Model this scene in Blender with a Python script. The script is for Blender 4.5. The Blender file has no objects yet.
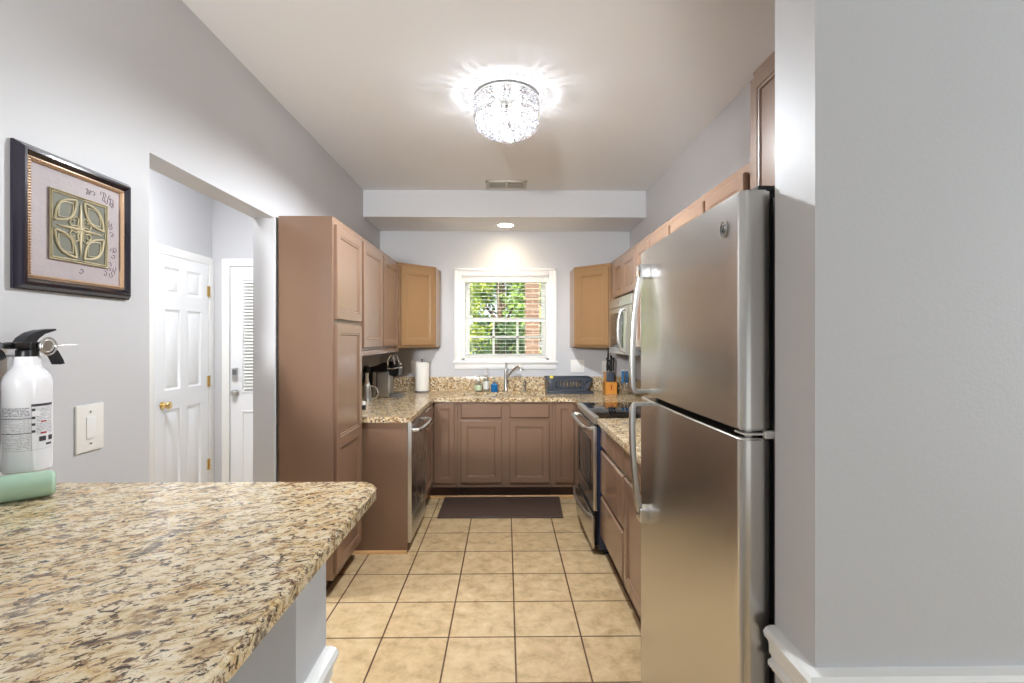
import bpy, bmesh, math, random
from mathutils import Vector, Matrix
random.seed(7)
S = bpy.context.scene
C = S.collection
PI = math.pi

# ---------------------------------------------------------------- camera, world, lights, exposure
cam_d = bpy.data.cameras.new('camera')
cam_d.sensor_width = 36.0
cam_d.lens = 36.0 * 493.0 / 1024.0
cam_d.shift_y = -2.7 / 1024.0
cam_d.clip_start = 0.02
cam = bpy.data.objects.new('camera', cam_d)
C.objects.link(cam)
cam.location = (0, 0, 1.44)
cam.rotation_euler = (PI / 2, 0, -math.radians(0.73))
S.camera = cam

S.view_settings.view_transform = 'Standard'
S.view_settings.look = 'None'
S.view_settings.gamma = 1.0
S.view_settings.use_curve_mapping = False
S.view_settings.exposure = 0.85
S.cycles.use_denoising = True
S.cycles.max_bounces = 8
S.cycles.diffuse_bounces = 5
S.cycles.glossy_bounces = 4
S.cycles.transmission_bounces = 6
S.cycles.transparent_max_bounces = 12
S.cycles.sample_clamp_indirect = 4.0
S.cycles.caustics_reflective = False
S.cycles.caustics_refractive = False

w = bpy.data.worlds.new('world')
S.world = w
w.use_nodes = True
wn = w.node_tree.nodes
wl = w.node_tree.links
bg = wn['Background']
bg.inputs[0].default_value = (0.80, 0.90, 1.0, 1)
bg.inputs[1].default_value = 1.0


def light(name, kind, loc, rot, energy, color=(1, 1, 1), **kw):
    d = bpy.data.lights.new(name, kind)
    d.energy = energy
    d.color = color
    for k, v in kw.items():
        setattr(d, k, v)
    o = bpy.data.objects.new(name, d)
    o.location = loc
    o.rotation_euler = rot
    C.objects.link(o)
    return o


light('sun', 'SUN', (0, -6, 8), (math.radians(42), 0, math.radians(-25)), 7.0, (1, 0.95, 0.86), angle=0.02)
# unseen fill added behind the camera, aimed up to brighten the ceiling
light('rear_uplight_fill', 'AREA', (0.2, -2.6, 0.9), (math.radians(150), 0, 0), 14, (0.86, 0.94, 1.0),
      shape='RECTANGLE', size=4.0, size_y=2.2)
# unseen spot added behind the camera to brighten the far kitchen
light('kitchen_fill_spot', 'SPOT', (-1.0, -2.2, 1.90), (math.radians(94), 0, math.radians(-7.5)), 440, (0.97, 0.985, 1.0), spot_size=math.radians(35), spot_blend=0.25, shadow_soft_size=0.16)
# unseen fill added on the right to brighten left wall and bar
light('left_wall_fill', 'AREA', (3.25, 0.0, 1.55), (math.radians(90), 0, math.radians(90)), 25, (0.88, 0.95, 1.0),
      shape='RECTANGLE', size=1.2, size_y=1.6)
light('hall_fill', 'AREA', (-1.9, 2.6, 2.72), (0, 0, 0), 24, (0.95, 0.97, 1.0), shape='DISK', size=0.5)  # unseen light added to brighten the hall

# ---------------------------------------------------------------- materials


def srgb(r, g, b):
    def f(c):
        c /= 255.0
        return c / 12.92 if c <= 0.04045 else ((c + 0.055) / 1.055) ** 2.4
    return (f(r), f(g), f(b), 1)


def mat(name, col, rough=0.5, metal=0.0, bump=0.0, bscale=40.0, coat=0.0, var=0.0, vscale=8.0, vstretch=(1, 1, 1), spec=0.5, rvar=0.0):
    m = bpy.data.materials.new(name)
    m.use_nodes = True
    nt = m.node_tree
    p = nt.nodes['Principled BSDF']
    p.inputs['Base Color'].default_value = col
    p.inputs['Roughness'].default_value = rough
    p.inputs['Metallic'].default_value = metal
    p.inputs['Coat Weight'].default_value = coat
    p.inputs['Specular IOR Level'].default_value = spec
    tc = nt.nodes.new('ShaderNodeTexCoord')
    if var or rvar:
        mp = nt.nodes.new('ShaderNodeMapping')
        mp.inputs['Scale'].default_value = vstretch
        nt.links.new(tc.outputs['Object'], mp.inputs[0])
        n = nt.nodes.new('ShaderNodeTexNoise')
        n.inputs['Scale'].default_value = vscale
        n.inputs['Detail'].default_value = 5
        nt.links.new(mp.outputs[0], n.inputs['Vector'])
        if var:
            r = nt.nodes.new('ShaderNodeMix')
            r.data_type = 'RGBA'
            r.inputs[6].default_value = tuple(max(0, c * (1 - var)) for c in col[:3]) + (1,)
            r.inputs[7].default_value = tuple(min(1, c * (1 + var)) for c in col[:3]) + (1,)
            nt.links.new(n.outputs['Fac'], r.inputs[0])
            nt.links.new(r.outputs[2], p.inputs['Base Color'])
        if rvar:
            mr = nt.nodes.new('ShaderNodeMapRange')
            mr.inputs[1].default_value = 0.3
            mr.inputs[2].default_value = 0.7
            mr.inputs[3].default_value = max(0.02, rough - rvar)
            mr.inputs[4].default_value = rough + rvar
            nt.links.new(n.outputs['Fac'], mr.inputs[0])
            nt.links.new(mr.outputs[0], p.inputs['Roughness'])
    if bump:
        n2 = nt.nodes.new('ShaderNodeTexNoise')
        n2.inputs['Scale'].default_value = bscale
        n2.inputs['Detail'].default_value = 2
        nt.links.new(tc.outputs['Object'], n2.inputs['Vector'])
        b = nt.nodes.new('ShaderNodeBump')
        b.inputs['Strength'].default_value = bump
        b.inputs['Distance'].default_value = 0.002
        nt.links.new(n2.outputs['Fac'], b.inputs['Height'])
        nt.links.new(b.outputs[0], p.inputs['Normal'])
    return m


def emis(name, col, strength):
    m = bpy.data.materials.new(name)
    m.use_nodes = True
    p = m.node_tree.nodes['Principled BSDF']
    p.inputs['Base Color'].default_value = col
    p.inputs['Emission Color'].default_value = col
    p.inputs['Emission Strength'].default_value = strength
    return m


def granite(name, rot, stretch, k=1.0, seed=0.0, spec=0.5, dk=0.0, patch=(98, 88, 84)):
    m = bpy.data.materials.new(name)
    m.use_nodes = True
    nt = m.node_tree
    N, L = nt.nodes, nt.links
    p = N['Principled BSDF']
    tc = N.new('ShaderNodeTexCoord')
    mp = N.new('ShaderNodeMapping')
    mp.inputs['Rotation'].default_value = (0, 0, rot)
    mp.inputs['Scale'].default_value = stretch
    mp.inputs['Location'].default_value = (seed, seed * 0.7, seed * 0.3)
    # rotate first, then stretch
    mp.vector_type = 'POINT'
    mr = N.new('ShaderNodeMapping')
    mr.inputs['Rotation'].default_value = (0, 0, rot)
    mp.inputs['Rotation'].default_value = (0, 0, 0)
    L.new(tc.outputs['Object'], mr.inputs[0])
    L.new(mr.outputs[0], mp.inputs[0])

    def noise(scale, detail=3, rough=0.6, dist=0.0):
        n = N.new('ShaderNodeTexNoise')
        n.inputs['Scale'].default_value = scale * k
        n.inputs['Detail'].default_value = detail
        n.inputs['Roughness'].default_value = rough
        n.inputs['Distortion'].default_value = dist
        L.new(mp.outputs[0], n.inputs['Vector'])
        return n

    def ramp(src, stops):
        r = N.new('ShaderNodeValToRGB')
        e = r.color_ramp.elements
        e[0].position, e[0].color = stops[0]
        e[1].position, e[1].color = stops[-1]
        for pos, c in stops[1:-1]:
            x = e.new(pos)
            x.color = c
        L.new(src, r.inputs[0])
        return r

    def mix(fac, a, b):
        x = N.new('ShaderNodeMix')
        x.data_type = 'RGBA'
        L.new(fac, x.inputs[0])
        L.new(a, x.inputs[6])
        if isinstance(b, tuple):
            x.inputs[7].default_value = b
        else:
            L.new(b, x.inputs[7])
        return x.outputs[2]
    base = ramp(noise(26, 6, 0.7, 0.6).outputs['Fac'], [
        (0.28, srgb(140, 108, 78)), (0.40, srgb(194, 166, 124)), (0.48, srgb(220, 200, 162)), (0.60, srgb(232, 218, 190)), (0.72, srgb(196, 182, 160))])
    gold = ramp(noise(13, 4, 0.6, 0.4).outputs['Fac'], [(0.52, (0, 0, 0, 1)), (0.66, (0.55, 0.55, 0.55, 1))])
    c = mix(gold.outputs[0], base.outputs[0], srgb(205, 160, 92))
    brown = ramp(noise(42, 5, 0.7, 0.8).outputs['Fac'], [(0.55 - dk, (0, 0, 0, 1)), (0.60 - dk, (0.85, 0.85, 0.85, 1))])
    c = mix(brown.outputs[0], c, srgb(120, 86, 60))
    big = ramp(noise(9, 6, 0.75, 0.5).outputs['Fac'], [(0.60, (0, 0, 0, 1)), (0.64, (0.8, 0.8, 0.8, 1))])
    c = mix(big.outputs[0], c, srgb(*patch))
    black = ramp(noise(60, 4, 0.65, 0.5).outputs['Fac'], [(0.575 - dk, (0, 0, 0, 1)), (0.615 - dk, (0.95, 0.95, 0.95, 1))])
    c = mix(black.outputs[0], c, srgb(62, 46, 40))
    L.new(c, p.inputs['Base Color'])
    p.inputs['Roughness'].default_value = 0.16
    p.inputs['Specular IOR Level'].default_value = spec
    return m


def tile_material():
    m = bpy.data.materials.new('floor_tile')
    m.use_nodes = True
    nt = m.node_tree
    N, L = nt.nodes, nt.links
    p = N['Principled BSDF']
    tc = N.new('ShaderNodeTexCoord')
    mp = N.new('ShaderNodeMapping')
    T = 0.3200
    # brick texture with no offset gives the square grid
    mp.inputs['Location'].default_value = (-0.0445, -2.3815, 0)
    L.new(tc.outputs['Object'], mp.inputs[0])
    br = N.new('ShaderNodeTexBrick')
    br.offset = 0.0
    br.squash = 1.0
    br.inputs['Scale'].default_value = 1.0
    br.inputs['Mortar Size'].default_value = 0.0042
    br.inputs['Mortar Smooth'].default_value = 0.15
    br.inputs['Bias'].default_value = 0.0
    br.inputs['Brick Width'].default_value = T
    br.inputs['Row Height'].default_value = T
    br.inputs['Color1'].default_value = (0.42, 0.42, 0.42, 1)
    br.inputs['Color2'].default_value = (0.58, 0.58, 0.58, 1)
    L.new(mp.outputs[0], br.inputs['Vector'])
    n = N.new('ShaderNodeTexNoise')
    n.inputs['Scale'].default_value = 11
    n.inputs['Detail'].default_value = 10
    n.inputs['Roughness'].default_value = 0.68
    n.inputs['Distortion'].default_value = 0.25
    L.new(tc.outputs['Object'], n.inputs['Vector'])
    ad = N.new('ShaderNodeMath')
    ad.operation = 'MULTIPLY_ADD'
    L.new(br.outputs['Color'], ad.inputs[0])
    ad.inputs[1].default_value = 0.35
    L.new(n.outputs['Fac'], ad.inputs[2])
    r = N.new('ShaderNodeValToRGB')
    e = r.color_ramp.elements
    e[0].position, e[0].color = 0.46, srgb(170, 142, 104)
    e[1].position, e[1].color = 0.92, srgb(224, 202, 164)
    x = e.new(0.66)
    x.color = srgb(203, 176, 134)
    L.new(ad.outputs[0], r.inputs[0])
    # fine crackle veins
    vn = N.new('ShaderNodeTexNoise')
    vn.inputs['Scale'].default_value = 5
    vn.inputs['Detail'].default_value = 8
    vn.inputs['Distortion'].default_value = 2.2
    L.new(tc.outputs['Object'], vn.inputs['Vector'])
    vr = N.new('ShaderNodeValToRGB')
    ve = vr.color_ramp.elements
    ve[0].position, ve[0].color = 0.496, (0, 0, 0, 1)
    ve[1].position, ve[1].color = 0.504, (0, 0, 0, 1)
    vm = ve.new(0.5)
    vm.color = (0.16, 0.16, 0.16, 1)
    L.new(vn.outputs['Fac'], vr.inputs[0])
    mx0 = N.new('ShaderNodeMix')
    mx0.data_type = 'RGBA'
    L.new(vr.outputs[0], mx0.inputs[0])
    L.new(r.outputs[0], mx0.inputs[6])
    mx0.inputs[7].default_value = srgb(130, 98, 62)
    mx = N.new('ShaderNodeMix')
    mx.data_type = 'RGBA'
    L.new(br.outputs['Fac'], mx.inputs[0])
    L.new(mx0.outputs[2], mx.inputs[6])
    mx.inputs[7].default_value = srgb(92, 66, 46)
    L.new(mx.outputs[2], p.inputs['Base Color'])
    b = N.new('ShaderNodeBump')
    b.invert = True
    b.inputs['Strength'].default_value = 0.6
    b.inputs['Distance'].default_value = 0.002
    L.new(br.outputs['Fac'], b.inputs['Height'])
    L.new(b.outputs[0], p.inputs['Normal'])
    p.inputs['Roughness'].default_value = 0.34
    return m


def glassy(name, col=(1, 1, 1, 1), transp=0.85, rough=0.02):
    """thin clear pane: see-through with a surface gloss"""
    m = bpy.data.materials.new(name)
    m.use_nodes = True
    nt = m.node_tree
    N, L = nt.nodes, nt.links
    N.remove(N['Principled BSDF'])
    t = N.new('ShaderNodeBsdfTransparent')
    t.inputs[0].default_value = col
    g = N.new('ShaderNodeBsdfGlossy')
    g.inputs['Roughness'].default_value = rough
    mx = N.new('ShaderNodeMixShader')
    mx.inputs[0].default_value = 1 - transp
    L.new(t.outputs[0], mx.inputs[1])
    L.new(g.outputs[0], mx.inputs[2])
    L.new(mx.outputs[0], N['Material Output'].inputs[0])
    return m


def crystal_mat():
    m = bpy.data.materials.new('crystal')
    m.use_nodes = True
    nt = m.node_tree
    N, L = nt.nodes, nt.links
    N.remove(N['Principled BSDF'])
    t = N.new('ShaderNodeBsdfTransparent')
    t.inputs[0].default_value = (0.97, 0.97, 1, 1)
    g = N.new('ShaderNodeBsdfGlossy')
    g.inputs['Roughness'].default_value = 0.08
    tr = N.new('ShaderNodeBsdfTranslucent')
    tr.inputs[0].default_value = (0.95, 0.95, 0.97, 1)
    a = N.new('ShaderNodeMixShader')
    a.inputs[0].default_value = 0.2
    L.new(g.outputs[0], a.inputs[1])
    L.new(tr.outputs[0], a.inputs[2])
    mx = N.new('ShaderNodeMixShader')
    mx.inputs[0].default_value = 0.62
    L.new(t.outputs[0], mx.inputs[1])
    L.new(a.outputs[0], mx.inputs[2])
    L.new(mx.outputs[0], N['Material Output'].inputs[0])
    return m


def brick_material():
    m = bpy.data.materials.new('brick')
    m.use_nodes = True
    nt = m.node_tree
    p = nt.nodes['Principled BSDF']
    tc = nt.nodes.new('ShaderNodeTexCoord')
    mp = nt.nodes.new('ShaderNodeMapping')
    mp.inputs['Rotation'].default_value = (PI / 2, 0, 0)
    nt.links.new(tc.outputs['Object'], mp.inputs[0])
    br = nt.nodes.new('ShaderNodeTexBrick')
    br.inputs['Scale'].default_value = 1.0
    br.inputs['Brick Width'].default_value = 0.21
    br.inputs['Row Height'].default_value = 0.075
    br.inputs['Mortar Size'].default_value = 0.008
    br.inputs['Color1'].default_value = srgb(128, 98, 78)
    br.inputs['Color2'].default_value = srgb(110, 82, 66)
    br.inputs['Mortar'].default_value = srgb(160, 140, 122)
    nt.links.new(mp.outputs[0], br.inputs['Vector'])
    nt.links.new(br.outputs['Color'], p.inputs['Base Color'])
    p.inputs['Roughness'].default_value = 0.9
    return m


def steel_mat(name, col, rough, stretch=(60, 60, 1)):
    m = mat(name, col, rough, 1.0)
    nt = m.node_tree
    N, L = nt.nodes, nt.links
    p = N['Principled BSDF']
    tc = N.new('ShaderNodeTexCoord')
    mp = N.new('ShaderNodeMapping')
    mp.inputs['Scale'].default_value = stretch
    L.new(tc.outputs['Object'], mp.inputs[0])
    n = N.new('ShaderNodeTexNoise')
    n.inputs['Scale'].default_value = 6
    n.inputs['Detail'].default_value = 4
    L.new(mp.outputs[0], n.inputs['Vector'])
    n2 = N.new('ShaderNodeTexNoise')
    n2.inputs['Scale'].default_value = 3.0
    n2.inputs['Detail'].default_value = 5
    n2.inputs['Distortion'].default_value = 1.0
    L.new(tc.outputs['Object'], n2.inputs['Vector'])
    ma = N.new('ShaderNodeMath')
    ma.operation = 'ADD'
    L.new(n.outputs['Fac'], ma.inputs[0])
    L.new(n2.outputs['Fac'], ma.inputs[1])
    mr = N.new('ShaderNodeMapRange')
    mr.inputs[1].default_value = 0.7
    mr.inputs[2].default_value = 1.3
    mr.inputs[3].default_value = rough * 0.75
    mr.inputs[4].default_value = rough * 1.3
    L.new(ma.outputs[0], mr.inputs[0])
    L.new(mr.outputs[0], p.inputs['Roughness'])
    b = N.new('ShaderNodeBump')
    b.inputs['Strength'].default_value = 0.012
    b.inputs['Distance'].default_value = 0.001
    L.new(n.outputs['Fac'], b.inputs['Height'])
    L.new(b.outputs[0], p.inputs['Normal'])
    return m


def leaf_mat(name, c1, c2):
    m = mat(name, c1, 0.6)
    nt = m.node_tree
    N, L = nt.nodes, nt.links
    p = N['Principled BSDF']
    tc = N.new('ShaderNodeTexCoord')
    n = N.new('ShaderNodeTexNoise')
    n.inputs['Scale'].default_value = 6
    n.inputs['Detail'].default_value = 3
    L.new(tc.outputs['Object'], n.inputs['Vector'])
    r = N.new('ShaderNodeValToRGB')
    r.color_ramp.elements[0].position, r.color_ramp.elements[0].color = 0.35, c1
    r.color_ramp.elements[1].position, r.color_ramp.elements[1].color = 0.65, c2
    L.new(n.outputs['Fac'], r.inputs[0])
    L.new(r.outputs[0], p.inputs['Base Color'])
    return m


M = dict(
    wall=mat('wall_paint', srgb(203, 203, 205), 0.48, bump=0.13, bscale=160, spec=0.35),
    ceiling=mat('ceiling_paint', srgb(243, 244, 246), 0.8),
    white=mat('white_trim_paint', srgb(240, 239, 236), 0.35),
    door=mat('white_door_paint', srgb(238, 239, 240), 0.4),
    tile=tile_material(),
    granite=granite('bar_granite', math.radians(-28), (0.95, 1.6, 1.4), 1.12, 0.0, 0.45, 0.012, (104, 90, 80)),
    granite2=granite('counter_granite', 0.4, (1.1, 1.4, 1.2), 1.0, 3.7, 0.3, 0.025, (150, 108, 66)),
    wood=mat('painted_brown_wood', srgb(132, 104, 85), 0.23, coat=0.15, bump=0.06, bscale=30, var=0.10, vscale=5, vstretch=(1, 1, 0.25)),
    warmlit=mat('warmlit_brown_wood', srgb(152, 118, 82), 0.3, coat=0.15, var=0.10, vscale=5, vstretch=(1, 1, 0.25)),  # the cabinet brown with the warm lighting of the corners painted in
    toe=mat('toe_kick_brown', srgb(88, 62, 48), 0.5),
    shoe=mat('light_wood_strip', srgb(206, 160, 104), 0.5, var=0.1),
    steel=steel_mat('brushed_stainless', (0.66, 0.645, 0.62, 1), 0.27, (1, 1, 60)),
    fridge=mat('fridge_stainless', (0.58, 0.56, 0.53, 1), 0.26, 1.0, rvar=0.012, vscale=2.0),
    chrome=mat('chrome', (0.82, 0.82, 0.83, 1), 0.12, 1.0),
    satin=mat('satin_steel', (0.58, 0.57, 0.55, 1), 0.3, 1.0),
    steeldk=mat('grey_fridge_side', (0.36, 0.35, 0.36, 1), 0.34, 1.0, rvar=0.05, vscale=4),
    dwface=steel_mat('dark_stainless', (0.42, 0.42, 0.43, 1), 0.25, (1, 60, 1)),
    black=mat('black_plastic', srgb(20, 20, 22), 0.3),
    gap=mat('dark_gasket', srgb(14, 14, 15), 0.7),
    navy=mat('dark_blue_enamel', srgb(34, 46, 72), 0.25),
    glassblk=mat('black_glass', srgb(12, 12, 14), 0.04),
    ovenglass=mat('oven_window_glass', srgb(60, 66, 70), 0.06),
    grey=mat('grey_plastic', srgb(112, 112, 114), 0.35, 0.3),
    gold=mat('brass', (0.83, 0.62, 0.28, 1), 0.2, 1.0),
    rug=mat('dark_brown_mat', srgb(84, 68, 60), 0.42, bump=0.5, bscale=120, var=0.12, vscale=30),
    blind=mat('white_blind_slat', srgb(235, 235, 230), 0.45),
    vinyl=mat('white_vinyl', srgb(240, 238, 232), 0.35),
    glass=glassy('window_glass', (1, 1, 1, 1), 0.985),
    paper=mat('paper_towel', srgb(240, 236, 228), 0.9, bump=0.4, bscale=200),
    plate=mat('switch_plastic', srgb(238, 236, 230), 0.3),
    mint=mat('mint_green_enamel', srgb(172, 204, 180), 0.22, coat=0.3),
    extw=mat('white_enamel', srgb(238, 238, 242), 0.16, coat=0.4),
    extk=mat('black_hose_rubber', srgb(22, 24, 30), 0.4),
    ink=mat('label_ink', srgb(60, 60, 66), 0.5),
    inkgrey=mat('label_grey_ink', srgb(150, 150, 156), 0.5),
    inkred=mat('label_red_ink', srgb(176, 50, 46), 0.5),
    frame_dk=mat('dark_bronze_frame', srgb(26, 22, 34), 0.18, coat=0.6),
    frame_gold=mat('antique_gold_beading', srgb(190, 158, 128), 0.35, 0.3),
    mauve=mat('mauve_mat_board', srgb(176, 164, 166), 0.55, bump=0.5, bscale=60, var=0.12, vscale=9),
    mauvedk=mat('mauve_emboss', srgb(120, 104, 110), 0.4, 0.2),
    relief=mat('antique_brass_relief', srgb(190, 178, 146), 0.5, 0.1, var=0.2, vscale=20),
    reliefdk=mat('dull_green_relief_ground', srgb(112, 112, 96), 0.6, var=0.25, vscale=14),
    crystal=crystal_mat(),
    bulb=emis('lamp_bulb', (1, 0.98, 0.95, 1), 8.0),
    can=emis('recessed_lamp_lens', (1, 0.86, 0.62, 1), 22.0),
    vent=mat('beige_vent', srgb(205, 200, 188), 0.5),
    ventdk=mat('vent_slot_dark', srgb(120, 116, 110), 0.8),
    clear=glassy('clear_plastic', (0.96, 0.98, 0.93, 1), 0.6, 0.1),
    clearlab=mat('pale_green_label', srgb(206, 220, 180), 0.5),
    whitelab=mat('white_label', srgb(232, 230, 220), 0.5),
    blueliq=mat('blue_dish_soap', srgb(28, 110, 168), 0.1, coat=0.5),
    rack=mat('slate_grey_plastic', srgb(58, 64, 74), 0.35),
    sponge=mat('yellow_sponge', srgb(232, 214, 90), 0.9),
    block=mat('orange_brown_wood_block', srgb(206, 138, 56), 0.35, var=0.15, vscale=10, vstretch=(4, 4, 1)),
    bluehandle=mat('blue_handle', srgb(52, 110, 160), 0.3),
    brick=brick_material(),
    bark=mat('bark', srgb(96, 78, 62), 0.9, var=0.3, vscale=10),
    leafA=leaf_mat('leaf_yellow_green', srgb(150, 176, 60), srgb(222, 226, 110)),
    leafB=leaf_mat('leaf_mid_green', srgb(74, 112, 48), srgb(150, 178, 78)),
    leafC=leaf_mat('leaf_dark_green', srgb(40, 68, 38), srgb(92, 122, 66)),
    grass=mat('lawn', srgb(90, 120, 60), 0.95, var=0.4, vscale=5),
)

# ---------------------------------------------------------------- builders
ORG = {}


def tag(o, label=None, cat=None, group=None, kind=None):
    if label:
        o['label'] = label
    if cat:
        o['category'] = cat
    if group:
        o['group'] = group
    if kind:
        o['kind'] = kind
    return o


def thing(name, label, cat, loc=(0, 0, 0), group=None):
    o = bpy.data.objects.new(name, None)
    o.empty_display_size = 0.05
    o.location = loc
    C.objects.link(o)
    ORG[o.name] = Vector(loc)
    return tag(o, label, cat, group)


def org(o):
    return ORG[o.name]


class B:
    def __init__(self):
        self.bm = bmesh.new()

    def box(self, x0, x1, y0, y1, z0, z1, bev=0.0, seg=2):
        t = bmesh.new()
        bmesh.ops.create_cube(t, size=1.0)
        for v in t.verts:
            v.co = Vector(((x0 + x1) / 2 + v.co.x * (x1 - x0), (y0 + y1) / 2 + v.co.y * (y1 - y0), (z0 + z1) / 2 + v.co.z * (z1 - z0)))
        if bev:
            bmesh.ops.bevel(t, geom=list(t.edges), offset=bev, segments=seg, affect='EDGES', profile=0.7)
        self._merge(t)
        return self

    def _merge(self, t, mtx=None):
        if mtx is not None:
            bmesh.ops.transform(t, matrix=mtx, verts=t.verts)
        me = bpy.data.meshes.new('tmp')
        t.to_mesh(me)
        t.free()
        self.bm.from_mesh(me)
        bpy.data.meshes.remove(me)

    def prism(self, pts, z0, z1, bev=0.0):
        """plan polygon extruded from z0 to z1"""
        t = bmesh.new()
        vs = [t.verts.new((x, y, z0)) for x, y in pts]
        f = t.faces.new(vs)
        r = bmesh.ops.extrude_face_region(t, geom=[f])
        for v in r['geom']:
            if isinstance(v, bmesh.types.BMVert):
                v.co.z = z1
        bmesh.ops.recalc_face_normals(t, faces=t.faces)
        if bev:
            es = [e for e in t.edges if abs(e.verts[0].co.z - e.verts[1].co.z) < 1e-6]
            bmesh.ops.bevel(t, geom=es, offset=bev, segments=3, affect='EDGES')
        self._merge(t)
        return self

    def extr(self, pts, a, b, axis):
        """profile extruded along an axis: 'x' pts=(y,z), 'y' pts=(x,z)"""
        t = bmesh.new()
        f = (lambda p, s: (s, p[0], p[1])) if axis == 'x' else (lambda p, s: (p[0], s, p[1]))
        n = len(pts)
        A = [t.verts.new(f(p, a)) for p in pts]
        Bv = [t.verts.new(f(p, b)) for p in pts]
        t.faces.new(A)
        t.faces.new(Bv)
        for i in range(n):
            t.faces.new((A[i], A[(i + 1) % n], Bv[(i + 1) % n], Bv[i]))
        bmesh.ops.recalc_face_normals(t, faces=t.faces)
        self._merge(t)
        return self

    def tube(self, pts, r, seg=10, closed=False, caps=True):
        t = bmesh.new()
        P = [Vector(p) for p in pts]
        n = len(P)
        R = r if isinstance(r, (list, tuple)) else [r] * n
        rings = []
        up = Vector((0, 0, 1))
        prev = None
        for i in range(n):
            if closed:
                d = (P[(i + 1) % n] - P[i - 1]).normalized()
            else:
                d = (P[min(i + 1, n - 1)] - P[max(i - 1, 0)]).normalized()
            if prev is None:
                a = d.cross(up)
                if a.length < 0.05:
                    a = d.cross(Vector((1, 0, 0)))
                a.normalize()
            else:
                a = (prev - d * prev.dot(d)).normalized()
            prev = a
            b = d.cross(a)
            rings.append([t.verts.new(P[i] + (a * math.cos(2 * PI * k / seg) + b * math.sin(2 * PI * k / seg)) * R[i]) for k in range(seg)])
        m = n if closed else n - 1
        for i in range(m):
            j = (i + 1) % n
            for k in range(seg):
                t.faces.new((rings[i][k], rings[i][(k + 1) % seg], rings[j][(k + 1) % seg], rings[j][k]))
        if caps and not closed:
            t.faces.new(rings[0])
            t.faces.new(rings[-1])
        bmesh.ops.recalc_face_normals(t, faces=t.faces)
        self._merge(t)
        return self

    def cyl(self, p0, p1, r, seg=24, r1=None):
        return self.tube([p0, p1], [r, r if r1 is None else r1], seg)

    def lathe(self, prof, c, seg=32, axis='z'):
        """prof = [(r, h)...]"""
        t = bmesh.new()
        rings = []
        closed = prof[0][0] > 1e-6 and prof[-1][0] > 1e-6
        for r, hh in prof:
            if r < 1e-6:
                rings.append([t.verts.new((0, 0, hh))])
            else:
                rings.append([t.verts.new((r * math.cos(2 * PI * k / seg), r * math.sin(2 * PI * k / seg), hh)) for k in range(seg)])
        for a, b in zip(rings, rings[1:] + (rings[:1] if closed else [])):
            if a is rings[-1] and not closed:
                break
            for k in range(seg):
                k2 = (k + 1) % seg
                if len(a) == 1 and len(b) == 1:
                    continue
                if len(a) == 1:
                    t.faces.new((a[0], b[k], b[k2]))
                elif len(b) == 1:
                    t.faces.new((a[k], a[k2], b[0]))
                else:
                    t.faces.new((a[k], a[k2], b[k2], b[k]))
        if len(rings[0]) > 1 and not closed:
            t.faces.new(rings[0])
        if len(rings[-1]) > 1 and not closed:
            t.faces.new(rings[-1])
        bmesh.ops.recalc_face_normals(t, faces=t.faces)
        mt = Matrix.Translation(Vector(c))
        if axis == 'x':
            mt = mt @ Matrix.Rotation(PI / 2, 4, 'Y')
        elif axis == '-x':
            mt = mt @ Matrix.Rotation(-PI / 2, 4, 'Y')
        elif axis == '-y':
            mt = mt @ Matrix.Rotation(PI / 2, 4, 'X')
        self._merge(t, mt)
        return self

    def ball(self, c, r, sub=2, sc=(1, 1, 1)):
        t = bmesh.new()
        bmesh.ops.create_icosphere(t, subdivisions=sub, radius=r)
        for v in t.verts:
            v.co = Vector((v.co.x * sc[0], v.co.y * sc[1], v.co.z * sc[2])) + Vector(c)
        self._merge(t)
        return self

    def quad(self, *pts):
        self.bm.faces.new([self.bm.verts.new(p) for p in pts])
        return self

    def build(self, name, m, parent=None, smooth=True, **kw):
        bm = self.bm
        if parent is None:
            xs = [v.co for v in bm.verts]
            o0 = Vector(((min(v.x for v in xs) + max(v.x for v in xs)) / 2, (min(v.y for v in xs) + max(v.y for v in xs)) / 2, min(v.z for v in xs)))
            if kw.get('kind') == 'structure' and kw.pop('keep', False):
                o0 = Vector((0, 0, 0))
            kw.pop('keep', None)
        else:
            o0 = org(parent)
        for v in bm.verts:
            v.co -= o0
        me = bpy.data.meshes.new(name)
        if smooth:
            for f in bm.faces:
                f.smooth = True
            for e in bm.edges:
                if len(e.link_faces) == 2 and e.calc_face_angle(0) > math.radians(32):
                    e.smooth = False
        bm.to_mesh(me)
        bm.free()
        me.materials.append(m)
        o = bpy.data.objects.new(name, me)
        C.objects.link(o)
        if parent is None:
            o.location = o0
        else:
            o.parent = parent
        ORG[o.name] = o0
        tag(o, **kw)
        return o


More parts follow.
